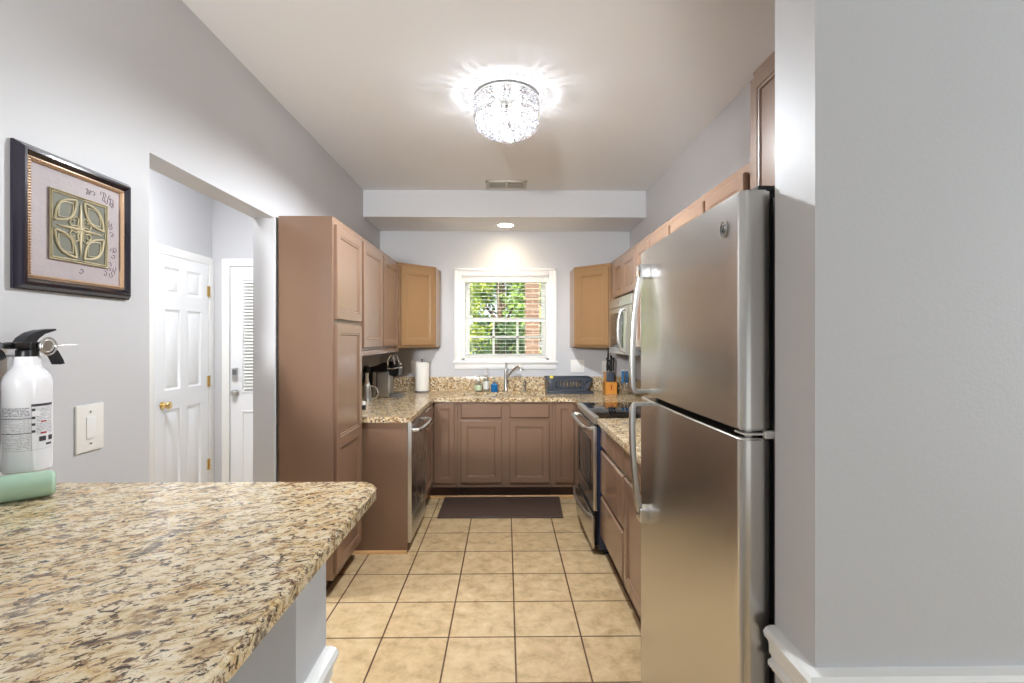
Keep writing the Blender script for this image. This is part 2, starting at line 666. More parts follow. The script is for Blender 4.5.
def cells_panel(bb, o, u, n, xs, zs, panels, loops, thick=0.019, edge=0.004):
    """door leaf: front face on the plane through o (bottom corner), along u and z, outward n.
    xs, zs = grid breaks; panels = set of (i,j) cells that get the stepped loops [(inset, depth)...]"""
    o, u, n = Vector(o), Vector(u).normalized(), Vector(n).normalized()
    z = Vector((0, 0, 1))
    t = bmesh.new()
    cache = {}

    def V(a, b, c):
        k = (round(a, 5), round(b, 5), round(c, 5))
        if k not in cache:
            cache[k] = t.verts.new(o + u * a + z * b + n * c)
        return cache[k]
    W, H = xs[-1], zs[-1]
    X = [xs[0] + edge] + list(xs[1:-1]) + [W - edge]
    Z = [zs[0] + edge] + list(zs[1:-1]) + [H - edge]
    for i in range(len(X) - 1):
        for j in range(len(Z) - 1):
            a0, a1, b0, b1 = X[i], X[i + 1], Z[j], Z[j + 1]
            if (i, j) in panels:
                prev = [(a0, b0, 0), (a1, b0, 0), (a1, b1, 0), (a0, b1, 0)]
                for ins, dep in loops:
                    cur = [(a0 + ins, b0 + ins, -dep), (a1 - ins, b0 + ins, -dep), (a1 - ins, b1 - ins, -dep), (a0 + ins, b1 - ins, -dep)]
                    for k in range(4):
                        k2 = (k + 1) % 4
                        t.faces.new((V(*prev[k]), V(*prev[k2]), V(*cur[k2]), V(*cur[k])))
                    prev = cur
                t.faces.new([V(*p) for p in prev])
            else:
                t.faces.new((V(a0, b0, 0), V(a1, b0, 0), V(a1, b1, 0), V(a0, b1, 0)))
    # chamfered rim, sides, back
    rim = [(xs[0], zs[0]), (W, zs[0]), (W, H), (xs[0], H)]
    fr = []
    for i, x in enumerate(X):
        fr.append((x, Z[0]))
    for b in Z[1:]:
        fr.append((X[-1], b))
    for x in reversed(X[:-1]):
        fr.append((x, Z[-1]))
    for b in reversed(Z[1:-1]):
        fr.append((X[0], b))

    def out(p):
        x = xs[0] if p[0] <= X[0] + 1e-6 else (W if p[0] >= X[-1] - 1e-6 else p[0])
        b = zs[0] if p[1] <= Z[0] + 1e-6 else (H if p[1] >= Z[-1] - 1e-6 else p[1])
        return (x, b)
    m = len(fr)
    for k in range(m):
        p, q = fr[k], fr[(k + 1) % m]
        P, Q = out(p), out(q)
        t.faces.new((V(*p, 0), V(*q, 0), V(*Q, -edge), V(*P, -edge)))
        t.faces.new((V(*P, -edge), V(*Q, -edge), V(*Q, -thick), V(*P, -thick)))
    t.faces.new([V(*out(p), -thick) for p in fr])
    bmesh.ops.recalc_face_normals(t, faces=t.faces)
    bb._merge(t)
    return bb


CAB = [(0.003, 0.003), (0.011, 0.004), (0.016, 0.010)]


def cab_door(parent, o, u, n, wd, ht, m=None, sw=0.05, rails=None, name='door', **kw):
    """recessed panel cabinet door; rails = list of z breaks inside for mid rails"""
    b = B()
    if rails:
        zs = [0, sw]
        for r in rails:
            zs += [r - 0.03, r + 0.03]
        zs += [ht - sw, ht]
        pan = {(1, j) for j in range(1, len(zs) - 1, 2)}
    else:
        zs = [0, sw, ht - sw, ht]
        pan = {(1, 1)}
    cells_panel(b, o, u, n, [0, sw, wd - sw, wd], zs, pan, CAB)
    return b.build(name, m or M['wood'], parent, **kw)


def drawer_front(parent, o, u, n, wd, ht, m=None, name='drawer_front', **kw):
    b = B()
    cells_panel(b, o, u, n, [0, wd], [0, ht], set(), [], edge=0.008)
    return b.build(name, m or M['wood'], parent, **kw)


def sweep_plan(b, path, normals, prof):
    """moulding: path = plan points; normals = offset direction per point; prof = [(out, z)...]"""
    t = bmesh.new()
    rings = []
    for (x, y), (nx, ny) in zip(path, normals):
        rings.append([t.verts.new((x + nx * o, y + ny * o, z)) for o, z in prof])
    n = len(prof)
    for a, c in zip(rings, rings[1:]):
        for k in range(n):
            t.faces.new((a[k], a[(k + 1) % n], c[(k + 1) % n], c[k]))
    t.faces.new(rings[0])
    t.faces.new(rings[-1])
    bmesh.ops.recalc_face_normals(t, faces=t.faces)
    b._merge(t)
    return b


# ---------------------------------------------------------------- room shell
CZ = 2.767
WL, WR = -1.27, 1.26
ST = dict(kind='structure', keep=True)
B().box(-2.6, 3.4, -4.0, 5.12, -0.06, 0).build('floor', M['tile'], **ST)
B().box(-2.6, 3.4, -4.0, 5.12, CZ, CZ + 0.12).build('ceiling', M['ceiling'], **ST)
B().box(WL, WR, 4.41, 5.0, 2.533, CZ).build('ceiling_soffit', M['wall'], **ST)
B().box(WL + 0.001, WR - 0.001, 4.412, 4.999, 2.530, 2.5335).build('ceiling_soffit_underside', M['ceiling'], **ST)
# left wall with the cased opening to the hall
b = B()
b.box(-1.39, WL, -4.0, 1.774, 0, CZ)
b.box(-1.39, WL, 2.73, 5.0, 0, CZ)
b.box(-1.39, WL, 1.774, 2.73, 2.105, CZ)
b.build('wall_left', M['wall'], **ST)
b = B()
hx0, hx1, hz0, hz1 = -0.443, 0.439, 1.225, 2.077
b.box(-1.39, hx0, 5.0, 5.12, 0, CZ)
b.box(hx1, 1.38, 5.0, 5.12, 0, CZ)
b.box(hx0, hx1, 5.0, 5.12, 0, hz0)
b.box(hx0, hx1, 5.0, 5.12, hz1, CZ)
b.build('wall_back', M['wall'], **ST)
B().box(WR, 1.38, 1.024, 5.0, 0, CZ).build('wall_right', M['wall'], **ST)
B().box(0.563, 3.3, 0.89, 1.024, 0, CZ).build('wall_front', M['wall'], **ST)
B().box(3.3, 3.4, -4.0, 1.024, 0, CZ).build('wall_dining_room', M['wall'], **ST)
B().box(-2.53, 3.4, -4.12, -4.0, 0, CZ).build('wall_dining_room_rear', M['wall'], **ST)
B().box(-1.27, -0.35, 0.827, 0.965, 0, 1.032).build('wall_bar', M['wall'], **ST)
B().box(-2.53, -2.41, -4.0, 4.2, 0, CZ).build('wall_hall_left', M['wall'], **ST)
B().box(-2.41, -1.39, 4.08, 4.2, 0, CZ).build('wall_hall_back', M['wall'], **ST)

RAIL = [(-0.002, 0.842), (0.010, 0.842), (0.020, 0.838), (0.025, 0.830), (0.023, 0.820), (0.015, 0.813), (0.013, 0.800), (0.013, 0.786),
        (0.008, 0.778), (0.008, 0.774), (0.015, 0.769), (0.015, 0.760), (0.006, 0.754), (-0.002, 0.752)]
b = B()
sweep_plan(b, [(0.563, 1.024), (0.563, 0.89), (3.3, 0.89)], [(-1, 0), (-1, -1), (0, -1)], RAIL)
b.build('trim_1', M['white'], **ST)
b = B()
sweep_plan(b, [(-0.35, 0.965), (-0.35, 0.827), (-1.27, 0.827)], [(1, 0), (1, -1), (0, -1)], RAIL)
b.build('trim_2', M['white'], **ST)
BASE = [(-0.002, 0.0), (0.014, 0.0), (0.014, 0.10), (0.009, 0.118), (0.006, 0.13), (-0.002, 0.132)]
b = B()
sweep_plan(b, [(0.563, 1.024), (0.563, 0.89), (3.3, 0.89)], [(-1, 0), (-1, -1), (0, -1)], BASE)
b.build('baseboard_front', M['white'], **ST)
b = B()
sweep_plan(b, [(-0.35, 0.965), (-0.35, 0.827), (-1.27, 0.827)], [(1, 0), (1, -1), (0, -1)], BASE)
b.build('baseboard_bar', M['white'], **ST)
b = B()
sweep_plan(b, [(-1.27, -4.0), (-1.27, 0.80)], [(1, 0), (1, 0)], BASE)
sweep_plan(b, [(-1.27, 0.98), (-1.27, 1.774)], [(1, 0), (1, 0)], BASE)
b.build('baseboard_left', M['white'], **ST)
b = B()
sweep_plan(b, [(-2.41, -4.0), (-2.41, 3.31)], [(1, 0), (1, 0)], BASE)
b.build('baseboard_hall', M['white'], **ST)

# ---- window
b = B()
CAS = 0.075
for (x0, x1, z0, z1) in ((hx0 - CAS, hx0, hz0 - 0.03, hz1 + CAS), (hx1, hx1 + CAS, hz0 - 0.03, hz1 + CAS), (hx0, hx1, hz1, hz1 + CAS)):
    b.box(x0, x1, 4.982, 5.0, z0, z1, 0.003)
    # raised outer band
for (x0, x1, z0, z1) in ((hx0 - CAS, hx0 - CAS + 0.022, hz0 - 0.03, hz1 + CAS), (hx1 + CAS - 0.022, hx1 + CAS, hz0 - 0.03, hz1 + CAS), (hx0 - CAS, hx1 + CAS, hz1 + CAS - 0.022, hz1 + CAS)):
    b.box(x0, x1, 4.972, 4.99, z0, z1, 0.005)
b.build('trim_3', M['white'], **ST)
b = B()
b.box(hx0 - CAS - 0.012, hx1 + CAS + 0.012, 4.955, 5.03, hz0 - 0.03, hz0 - 0.005, 0.006)
b.box(hx0 - CAS, hx1 + CAS, 4.985, 5.0, hz0 - 0.09, hz0 - 0.03, 0.004)
b.build('window_sill', M['white'], **ST)
b = B()
# jamb liner, sashes
for (x0, x1, z0, z1) in ((hx0, hx0 + 0.028, hz0, hz1), (hx1 - 0.028, hx1, hz0, hz1), (hx0, hx1, hz1 - 0.02, hz1), (hx0, hx1, hz0, hz0 + 0.02)):
    b.box(x0, x1, 5.002, 5.118, z0, z1)
mz = 1.635
sx0, sx1 = hx0 + 0.028, hx1 - 0.028
for (z0, z1, y) in ((mz - 0.018, hz1 - 0.02, 5.09), (hz0 + 0.02, mz + 0.018, 5.055)):
    b.box(sx0, sx0 + 0.045, y, y + 0.03, z0, z1)
    b.box(sx1 - 0.045, sx1, y, y + 0.03, z0, z1)
    b.box(sx0 + 0.045, sx1 - 0.045, y + 0.001, y + 0.029, z0, z0 + 0.036)
    b.box(sx0 + 0.045, sx1 - 0.045, y + 0.001, y + 0.029, z1 - 0.036, z1)
# muntins of the lower sash, and one vertical stub of the upper
gw = (sx1 - sx0 - 0.09) / 3
for k in (1, 2):
    x = sx0 + 0.045 + gw * k
    b.box(x - 0.011, x + 0.011, 5.06, 5.08, hz0 + 0.05, mz)
b.box(sx0 + 0.04, sx1 - 0.04, 5.06, 5.08, 1.447, 1.468)
wn1 = b.build('window_1', M['vinyl'], **ST)
b = B()
b.box(sx0 + 0.04, sx1 - 0.04, 5.069, 5.073, hz0 + 0.05, mz)
b.box(sx0 + 0.04, sx1 - 0.04, 5.103, 5.107, mz, hz1 - 0.05)
b.build('pane', M['glass'], wn1)

# blinds: headrail, open slats, bottom rail, cords, wand
bl = thing('window_blind', 'open white horizontal slat blind hanging inside the kitchen window', 'blind', (0, 5.025, 1.26))
B().box(hx0 + 0.006, hx1 - 0.006, 4.996, 5.05, 2.012, 2.075, 0.003).build('headrail', M['vinyl'], bl)
b = B()
nsl = 21
for k in range(nsl):
    z = 1.285 + k * (2.02 - 1.285) / (nsl - 1)
    b.box(hx0 + 0.008, hx1 - 0.008, 5.006, 5.046, z - 0.0018, z + 0.0018)
b.build('slats', M['blind'], bl)
B().box(hx0 + 0.008, hx1 - 0.008, 5.006, 5.044, 1.248, 1.262, 0.003).build('bottom_rail', M['blind'], bl)
b = B()
for x in (hx0 + 0.10, -0.002, hx1 - 0.10):
    b.tube([(x, 5.003, 1.26), (x, 5.003, 2.04)], 0.0014, 6)
    b.tube([(x, 5.047, 1.26), (x, 5.047, 2.04)], 0.0014, 6)
b.build('ladder_cords', M['blind'], bl)
B().tube([(-0.075, 4.990, 2.05), (-0.078, 4.990, 1.75)], 0.004, 6).build('tilt_wand', M['blind'], bl)

# ---- hall doors
b = B()
YH = -2.41


def casing(b, plane, a0, a1, z1, side):
    """door casing of width .06 around a0..a1 on plane; side 'x' wall facing +x, '-y' wall facing -y"""
    wd = 0.062
    for (p0, p1, q0, q1) in ((a0 - wd, a0, 0, z1 + wd), (a1, a1 + wd, 0, z1 + wd), (a0, a1, z1, z1 + wd)):
        if side == 'x':
            b.box(plane, plane + 0.018, p0, p1, q0, q1, 0.004)
        else:
            b.box(p0, p1, plane - 0.018, plane, q0, q1, 0.004)


casing(b, YH, 3.39, 4.012, 2.035, 'x')
b.build('trim_4', M['white'], **ST)
b = B()
wD = 4.004 - 3.398
xs = [0, 0.095, 0.265, 0.341, wD - 0.095, wD]
zs = [0, 0.24, 0.93, 1.07, 1.645, 1.755, 1.945, 2.03]
LP = [(0.006, 0.006), (0.020, 0.010), (0.036, 0.003)]
cells_panel(b, (YH + 0.014, 3.398, 0.005), (0, 1, 0), (1, 0, 0), xs, zs, {(i, j) for i in (1, 3) for j in (1, 3, 5)}, LP, 0.012, 0.001)
d1 = b.build('door_1', M['door'], **ST)
b = B()
b.lathe([(0.0, 0.0), (0.026, 0.0), (0.028, 0.006), (0.014, 0.012), (0.011, 0.026), (0.022, 0.034), (0.027, 0.046), (0.024, 0.056), (0.012, 0.062), (0, 0.063)], (YH + 0.014, 3.468, 0.975), 24, 'x')
b.build('door_knob', M['gold'], d1)
for z in (0.43, 1.10, 1.82):
    bb = B().box(YH + 0.012, YH + 0.020, 3.985, 4.012, z - 0.042, z + 0.042)
    bb.tube([(YH + 0.022, 4.008, z - 0.045), (YH + 0.022, 4.008, z + 0.045)], 0.006, 8)
    bb.build('hinge', M['gold'], d1)
# exterior door in the end wall of the hall, its glass covered by a small blind
b = B()
casing(b, 4.08, -2.262, -1.42, 2.035, '-y')
b.build('trim_5', M['white'], **ST)
b = B()
cells_panel(b, (-2.255, 4.068, 0.005), (1, 0, 0), (0, -1, 0), [0, 0.085, 0.735, 0.82], [0, 0.20, 0.85, 0.99, 1.93, 2.025], {(1, 1), (1, 3)}, [(0.004, -0.006), (0.016, -0.006), (0.022, 0.004)], 0.010, 0.001)
d2 = b.build('door_2', M['door'], **ST)
b = B()
for k in range(34):
    z = 1.03 + k * 0.0262
    b.box(-2.14, -1.56, 4.048, 4.066, z, z + 0.003)
    b.quad((-2.14, 4.050, z), (-1.56, 4.050, z), (-1.56, 4.066, z + 0.020), (-2.14, 4.066, z + 0.020))
b.build('door_blind', M['blind'], d2)
B().box(-2.232, -2.192, 4.048, 4.068, 1.10, 1.20, 0.006).build('keypad_lock', M['satin'], d2)
B().box(-2.228, -2.196, 4.044, 4.050, 1.148, 1.19, 0.002).build('keypad', M['grey'], d2)
b = B()
b.lathe([(0, 0), (0.024, 0), (0.026, 0.008), (0.012, 0.012), (0.010, 0.028), (0.022, 0.036), (0.025, 0.048), (0.016, 0.058), (0, 0.060)], (-2.208, 4.068, 0.998), 24, '-y')
b.build('door_knob', M['satin'], d2)

# ---- ceiling vent, recessed lamp
v = thing('ceiling_vent', 'beige metal air vent with two rows of slots in the ceiling', 'vent', (0.005, 4.22, CZ))
b = B()
x0, x1, y0, y1 = -0.17, 0.18, 4.13, 4.33
b.box(x0, x1, y0, y0 + 0.025, CZ - 0.012, CZ, 0.003)
b.box(x0, x1, y1 - 0.025, y1, CZ - 0.012, CZ, 0.003)
b.box(x0, x0 + 0.03, y0, y1, CZ - 0.012, CZ, 0.003)
b.box(x1 - 0.03, x1, y0, y1, CZ - 0.012, CZ, 0.003)
b.box(-0.003, 0.013, y0, y1, CZ - 0.012, CZ)
b.build('vent_frame', M['vent'], v)
b = B()
for k in range(16):
    y = y0 + 0.03 + k * 0.0093
    b.extr([(y, CZ - 0.010), (y + 0.0015, CZ - 0.010), (y + 0.006, CZ - 0.001), (y + 0.0045, CZ - 0.001)], x0 + 0.03, x1 - 0.03, 'x')
b.build('louvres', M['vent'], v)
B().box(x0 + 0.01, x1 - 0.01, y0 + 0.01, y1 - 0.01, CZ - 0.0015, CZ - 0.0005).build('duct_opening', M['ventdk'], v)

v = thing('recessed_light', 'warm round recessed downlight in the soffit above the sink', 'ceiling light', (0.0, 4.72, 2.53))
B().lathe([(0.072, 0.0), (0.092, 0.0), (0.094, -0.004), (0.088, -0.007), (0.072, -0.005)], (0, 4.72, 2.53), 40).build('trim_ring', M['white'], v)
B().lathe([(0.0, -0.003), (0.075, -0.003), (0.075, -0.001), (0, -0.001)], (0, 4.72, 2.53), 32).build('lens', M['can'], v)
light('recessed_lamp_light', 'SPOT', (0, 4.72, 2.515), (0, 0, 0), 9, (1, 0.80, 0.56), spot_size=math.radians(150), spot_blend=0.8, shadow_soft_size=0.06)

# ---- crystal ceiling light
LX, LY = 0.004, 2.70
cl = thing('crystal_ceiling_light', 'round flush crystal chandelier lit on the kitchen ceiling', 'ceiling light', (LX, LY, CZ))
B().lathe([(0.0, 0.0), (0.160, 0.0), (0.168, -0.003), (0.168, -0.011), (0.160, -0.014), (0, -0.012)], (LX, LY, CZ), 64).build('canopy', M['chrome'], cl)
b = B()
for z in (-0.018, -0.108):
    b.lathe([(0.172, z), (0.179, z), (0.179, z - 0.004), (0.172, z - 0.004), (0.172, z)][:4], (LX, LY, CZ), 64)
b.build('chrome_rings', M['chrome'], cl)
b = B()
nb = 44
for r in range(3):
    for k in range(nb):
        a = 2 * PI * (k + 0.5 * 0) / nb
        c = (LX + 0.175 * math.cos(a), LY + 0.175 * math.sin(a), CZ - 0.037 - r * 0.0285)
        t = bmesh.new()
        bmesh.ops.create_icosphere(t, subdivisions=1, radius=0.0115)
        b._merge(t, Matrix.Translation(Vector(c)))
b.build('crystal_band', M['crystal'], cl)
# hanging strands
sb = B()
for q, (z, r) in enumerate(((0, 0.008), (-0.020, 0.0105), (-0.043, 0.0105))):
    t = bmesh.new()
    bmesh.ops.create_icosphere(t, subdivisions=1, radius=r)
    sb._merge(t, Matrix.Translation((LX, LY, CZ - 0.125 + z)) @ Matrix.Scale(1.2, 4, (0, 0, 1)))
s0 = sb.build('crystal_strand', M['crystal'], cl)
ring = [(0.165, 34, 0.0), (0.135, 28, -0.020), (0.100, 20, -0.038), (0.060, 12, -0.050), (0.02, 4, -0.055)]
first = True
for R, n, dz in ring:
    for k in range(n):
        a = 2 * PI * k / n + R * 9
        o = s0 if first else s0.copy()
        if not first:
            C.objects.link(o)
            o.parent = cl
        first = False
        o.location = (R * math.cos(a), R * math.sin(a), dz)
b4 = []
for k in range(4):
    a = PI / 4 + k * PI / 2
    p = (LX + 0.075 * math.cos(a), LY + 0.075 * math.sin(a), CZ - 0.075)
    B().ball(p, 0.022, 2, (1, 1, 1.1)).build('bulb', M['bulb'], cl)
    light('crystal_lamp_light', 'POINT', (p[0], p[1], p[2] - 0.03), (0, 0, 0), 2.0, (0.90, 0.95, 1.0), shadow_soft_size=0.012)

light('crystal_lamp_downlight', 'SPOT', (LX, LY, CZ - 0.235), (0, 0, 0), 95, (0.90, 0.95, 1.0), spot_size=math.radians(172), spot_blend=0.35, shadow_soft_size=0.05)

# ---------------------------------------------------------------- cabinets
W_ = M['wood']
UP = (0, 0, 1)
# pantry
pn = thing('pantry_cabinet', 'tall shallow brown pantry cabinet beside the hall opening', 'cabinet', (-1.11, 3.0, 0))
b = B()
b.box(-1.256, -0.958, 2.74, 3.262, 0.10, 2.12, 0.0015, 1)
b.box(-1.268, -1.03, 2.745, 3.262, 0.0, 0.10)
b.build('body', W_, pn)
B().box(-1.268, -1.022, 2.735, 3.262, 0.0, 0.016, 0.003).build('shoe_moulding', M['toe'], pn)
cab_door(pn, (-0.938, 2.762, 1.549), (0, 1, 0), (1, 0, 0), 0.47, 0.529)
cab_door(pn, (-0.938, 2.762, 0.125), (0, 1, 0), (1, 0, 0), 0.47, 1.40, rails=[0.725])

# left upper cabinet, two doors
ul = thing('wall_cabinet', 'brown two-door wall cabinet above the coffee maker', 'cabinet', (-1.11, 3.83, 1.36), 'wall cabinets')
B().box(-1.268, -0.958, 3.266, 4.386, 1.36, 2.12, 0.0015, 1).build('body', W_, ul)
B().box(-0.978, -0.950, 3.27, 4.386, 1.325, 1.3595, 0.003).build('light_rail', W_, ul)
cab_door(ul, (-0.938, 3.285, 1.38), (0, 1, 0), (1, 0, 0), 0.50, 0.705, sw=0.055)
cab_door(ul, (-0.938, 3.835, 1.38), (0, 1, 0), (1, 0, 0), 0.52, 0.705, sw=0.055)

# corner wall cabinets, brown like the rest, with warm light in their colour
for sgn, wx, lab in ((-1, -1.268, 'honey brown angled corner wall cabinet left of the window'), (1, 1.258, 'honey brown angled corner wall cabinet right of the window')):
    cx = thing('corner_wall_cabinet', lab, 'cabinet', (wx - sgn * 0.3, 4.7, 1.36), 'angled corner wall cabinets')
    a, e = wx - sgn * 0.312, wx - sgn * 0.606
    B().prism([(wx, 4.389), (a, 4.389), (e, 4.687), (e, 4.998), (wx, 4.998)], 1.36, 2.12, 0.0015).build('body', M['warmlit'], cx)
    if sgn < 0:
        p0, p1 = Vector((a, 4.389, 0)), Vector((e, 4.687, 0))
    else:
        p0, p1 = Vector((e, 4.687, 0)), Vector((a, 4.389, 0))
    u = (p1 - p0).normalized()
    n = Vector((u.y, -u.x, 0))
    L_ = (p1 - p0).length
    o = p0 + u * 0.025 + n * 0.020
    cab_door(cx, (o.x, o.y, 1.38), u, n, L_ - 0.05, 0.705, M['warmlit'], sw=0.055)

# right uppers
UX = 0.935
ur = [
    (3.475, 4.387, 1.766, 2.12, [(3.48, 3.862), (3.875, 4.20)], 'short brown cabinet above the microwave'),
    (2.755, 3.473, 1.36, 2.12, [(2.768, 3.13), (3.155, 3.462)], 'brown two-door wall cabinet right of the microwave, behind the refrigerator'),
    (1.853, 2.753, 1.36, 2.12, [(1.885, 2.25), (2.278, 2.735)], 'brown two-door wall cabinet ending against the tall cabinet over the refrigerator'),
    (1.03, 1.851, 1.83, 2.445, [(1.425, 1.835), (1.045, 1.41)], 'raised brown cabinet above the refrigerator, higher than its row'),
]
for y0, y1, z0, z1, doors, lab in ur:
    c = thing('wall_cabinet', lab, 'cabinet', (1.1, (y0 + y1) / 2, z0), 'wall cabinets')
    B().box(UX, 1.258, y0, y1, z0, z1, 0.0015, 1).build('body', W_, c)
    for d0, d1_ in doors:
        cab_door(c, (UX - 0.021, d1_, z0 + 0.02), (0, -1, 0), (-1, 0, 0), d1_ - d0, z1 - z0 - 0.06, sw=0.05)

# ---- base cabinets
CT0, CT1 = 0.880, 0.916
Fz0, Fz1 = 0.115, 0.879


def body_box(parent, x0, x1, y0, y1, toe):
    """toe = (x0,x1,y0,y1) of the recessed plinth"""
    b = B()
    b.box(x0, x1, y0, y1, Fz0, Fz1, 0.001, 1)
    b.build('body', W_, parent)
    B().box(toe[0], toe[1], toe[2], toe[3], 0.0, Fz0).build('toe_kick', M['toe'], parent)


ep = B()
ep.box(-1.268, -0.662, 3.322, 3.342, 0.0, 0.879, 0.001, 1)
e_ = ep.build('end_panel', W_, label='brown plywood end panel closing the dishwasher side of the counter', cat='panel')
B().extr([(3.308, 0.0), (3.321, 0.0), (3.321, 0.02), (3.316, 0.018), (3.310, 0.010)], -1.02, -0.662, 'x').build('shoe_moulding', M['shoe'], e_, label='light wood strip at the foot of the panel')

nb_ = thing('base_cabinet', 'narrow brown base cabinet between the dishwasher and the corner', 'cabinet', (-0.95, 4.16, 0), 'base cabinets')
body_box(nb_, -1.268, -0.657, 3.956, 4.395, (-1.268, -0.73, 3.956, 4.395))
drawer_front(nb_, (-0.637, 3.965, 0.735), (0, 1, 0), (1, 0, 0), 0.395, 0.125)
cab_door(nb_, (-0.637, 3.965, 0.157), (0, 1, 0), (1, 0, 0), 0.395, 0.552)

cb = thing('base_cabinet', 'narrow-doored brown base cabinet in the left corner', 'cabinet', (-0.85, 4.7, 0), 'base cabinets')
body_box(cb, -1.268, -0.429, 4.405, 4.995, (-1.268, -0.429, 4.478, 4.995))
cab_door(cb, (-0.637, 4.385, 0.157), (1, 0, 0), (0, -1, 0), 0.180, 0.703, sw=0.04)
sc_ = thing('sink_base_cabinet', 'brown sink base cabinet with two doors under the window', 'cabinet', (0, 4.7, 0), 'base cabinets')
b = B()
b.box(-0.427, 0.415, 4.405, 4.425, Fz0, Fz1)
b.box(-0.427, -0.409, 4.425, 4.995, Fz0, Fz1)
b.box(0.397, 0.415, 4.425, 4.995, Fz0, Fz1)
b.box(-0.409, 0.397, 4.425, 4.995, Fz0, Fz0 + 0.018)
b.box(-0.409, 0.397, 4.985, 4.995, Fz0, Fz1)
b.build('body', W_, sc_)
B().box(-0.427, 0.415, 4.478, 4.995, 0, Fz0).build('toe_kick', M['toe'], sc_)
for x0, wd in ((-0.400, 0.363), (0.034, 0.356)):
    drawer_front(sc_, (x0, 4.385, 0.735), (1, 0, 0), (0, -1, 0), wd, 0.125)
    cab_door(sc_, (x0, 4.385, 0.157), (1, 0, 0), (0, -1, 0), wd, 0.552)
rc = thing('base_cabinet', 'narrow-doored brown base cabinet in the corner beside the range', 'cabinet', (0.83, 4.7, 0), 'base cabinets')
b = B()
b.box(0.417, 1.256, 4.405, 4.995, Fz0, Fz1)
b.box(0.66, 1.256, 4.03, 4.405, Fz0, Fz1)
b.build('body', W_, rc)
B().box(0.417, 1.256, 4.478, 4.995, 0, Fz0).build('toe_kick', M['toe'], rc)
cab_door(rc, (0.445, 4.385, 0.157), (1, 0, 0), (0, -1, 0), 0.165, 0.703, sw=0.04)
# light wood strip along the back toe kick
b = B()
b.extr([(4.462, 0.0), (4.478, 0.0), (4.478, 0.022), (4.472, 0.021), (4.464, 0.012)], -0.73, 0.64, 'x')
b.build('trim_6', M['shoe'], **ST)

dr = thing('drawer_cabinet', 'brown three-drawer base cabinet beside the range', 'cabinet', (0.95, 2.92, 0), 'base cabinets')
body_box(dr, 0.642, 1.256, 2.607, 3.250, (0.70, 1.256, 2.607, 3.250))
for z0, z1 in ((0.735, 0.862), (0.43, 0.708), (0.145, 0.405)):
    drawer_front(dr, (0.622, 3.235, z0), (0, -1, 0), (-1, 0, 0), 0.612, z1 - z0)
r2 = thing('base_cabinet', 'brown base cabinet with drawers over doors next to the refrigerator', 'cabinet', (0.95, 2.23, 0), 'base cabinets')
body_box(r2, 0.642, 1.256, 1.862, 2.605, (0.70, 1.256, 1.862, 2.605))
for y1 in (2.592, 2.222):
    drawer_front(r2, (0.622, y1, 0.735), (0, -1, 0), (-1, 0, 0), 0.35, 0.127)
    cab_door(r2, (0.622, y1, 0.145), (0, -1, 0), (-1, 0, 0), 0.35, 0.563)
b = B()
b.extr([(0.685, 0), (0.700, 0), (0.700, 0.018), (0.69, 0.014)], 1.862, 3.25, 'y')
b.build('trim_7', M['toe'], **ST)

# ---- countertops
b = B()
t = bmesh.new()


def slab(b, xs, ys, filled, z0, z1):
    for i in range(len(xs) - 1):
        for j in range(len(ys) - 1):
            if not filled(i, j):
                continue
            x0, x1, y0, y1 = xs[i], xs[i + 1], ys[j], ys[j + 1]
            b.quad((x0, y0, z1), (x1, y0, z1), (x1, y1, z1), (x0, y1, z1))
            b.quad((x0, y0, z0), (x0, y1, z0), (x1, y1, z0), (x1, y0, z0))
            F = lambda a, c: 0 <= a < len(xs) - 1 and 0 <= c < len(ys) - 1 and filled(a, c)
            if not F(i - 1, j):
                b.quad((x0, y0, z0), (x0, y0, z1), (x0, y1, z1), (x0, y1, z0))
            if not F(i + 1, j):
                b.quad((x1, y0, z0), (x1, y1, z0), (x1, y1, z1), (x1, y0, z1))
            if not F(i, j - 1):
                b.quad((x0, y0, z0), (x1, y0, z0), (x1, y0, z1), (x0, y0, z1))
            if not F(i, j + 1):
                b.quad((x0, y1, z0), (x0, y1, z1), (x1, y1, z1), (x1, y1, z0))
    bmesh.ops.remove_doubles(b.bm, verts=b.bm.verts, dist=1e-5)
    bmesh.ops.recalc_face_normals(b.bm, faces=b.bm.faces)


SX0, SX1, SY0, SY1 = -0.400, 0.385, 4.545, 4.845
xs = [-1.268, -0.637, SX0, SX1, 0.605, 1.258]
ys = [3.305, 4.03, 4.372, SY0, SY1, 4.998]


def fil(i, j):
    if i == 0:
        return True
    if i == 4:
        return j >= 1
    if j >= 2:
        return not (i == 2 and j == 3)
    return False


slab(b, xs, ys, fil, CT0, CT1)
es = [e for e in b.bm.edges if abs(e.verts[0].co.z - CT1) < 1e-5 and abs(e.verts[1].co.z - CT1) < 1e-5 and len(e.link_faces) == 2 and e.calc_face_angle(0) > 1]
bmesh.ops.bevel(b.bm, geom=es, offset=0.005, segments=2, affect='EDGES')
ct = b.build('countertop', M['granite2'], label='U shaped beige speckled granite worktop around the sink', cat='countertop')
B().box(0.600, 1.258, 1.858, 3.252, CT0, CT1, 0.004).build('countertop', M['granite2'], label='short beige granite worktop between range and refrigerator', cat='countertop')
for bx, lab in (((-1.249, 1.239, 4.980, 4.999), 'low speckled granite backsplash strip on the wall under the window'),
                ((-1.269, -1.250, 3.305, 4.999), 'low speckled granite backsplash strip on the left wall behind the coffee maker'),
                ((1.2405, 1.259, 1.86, 4.999), 'low speckled granite backsplash strip on the right wall beside the range')):
    B().box(*bx, CT1, 1.056, 0.002).build('backsplash', M['granite2'], label=lab, cat='backsplash', group='granite backsplash strips')

# bar top
b = B()
pts = [(-1.268, 1.297)]


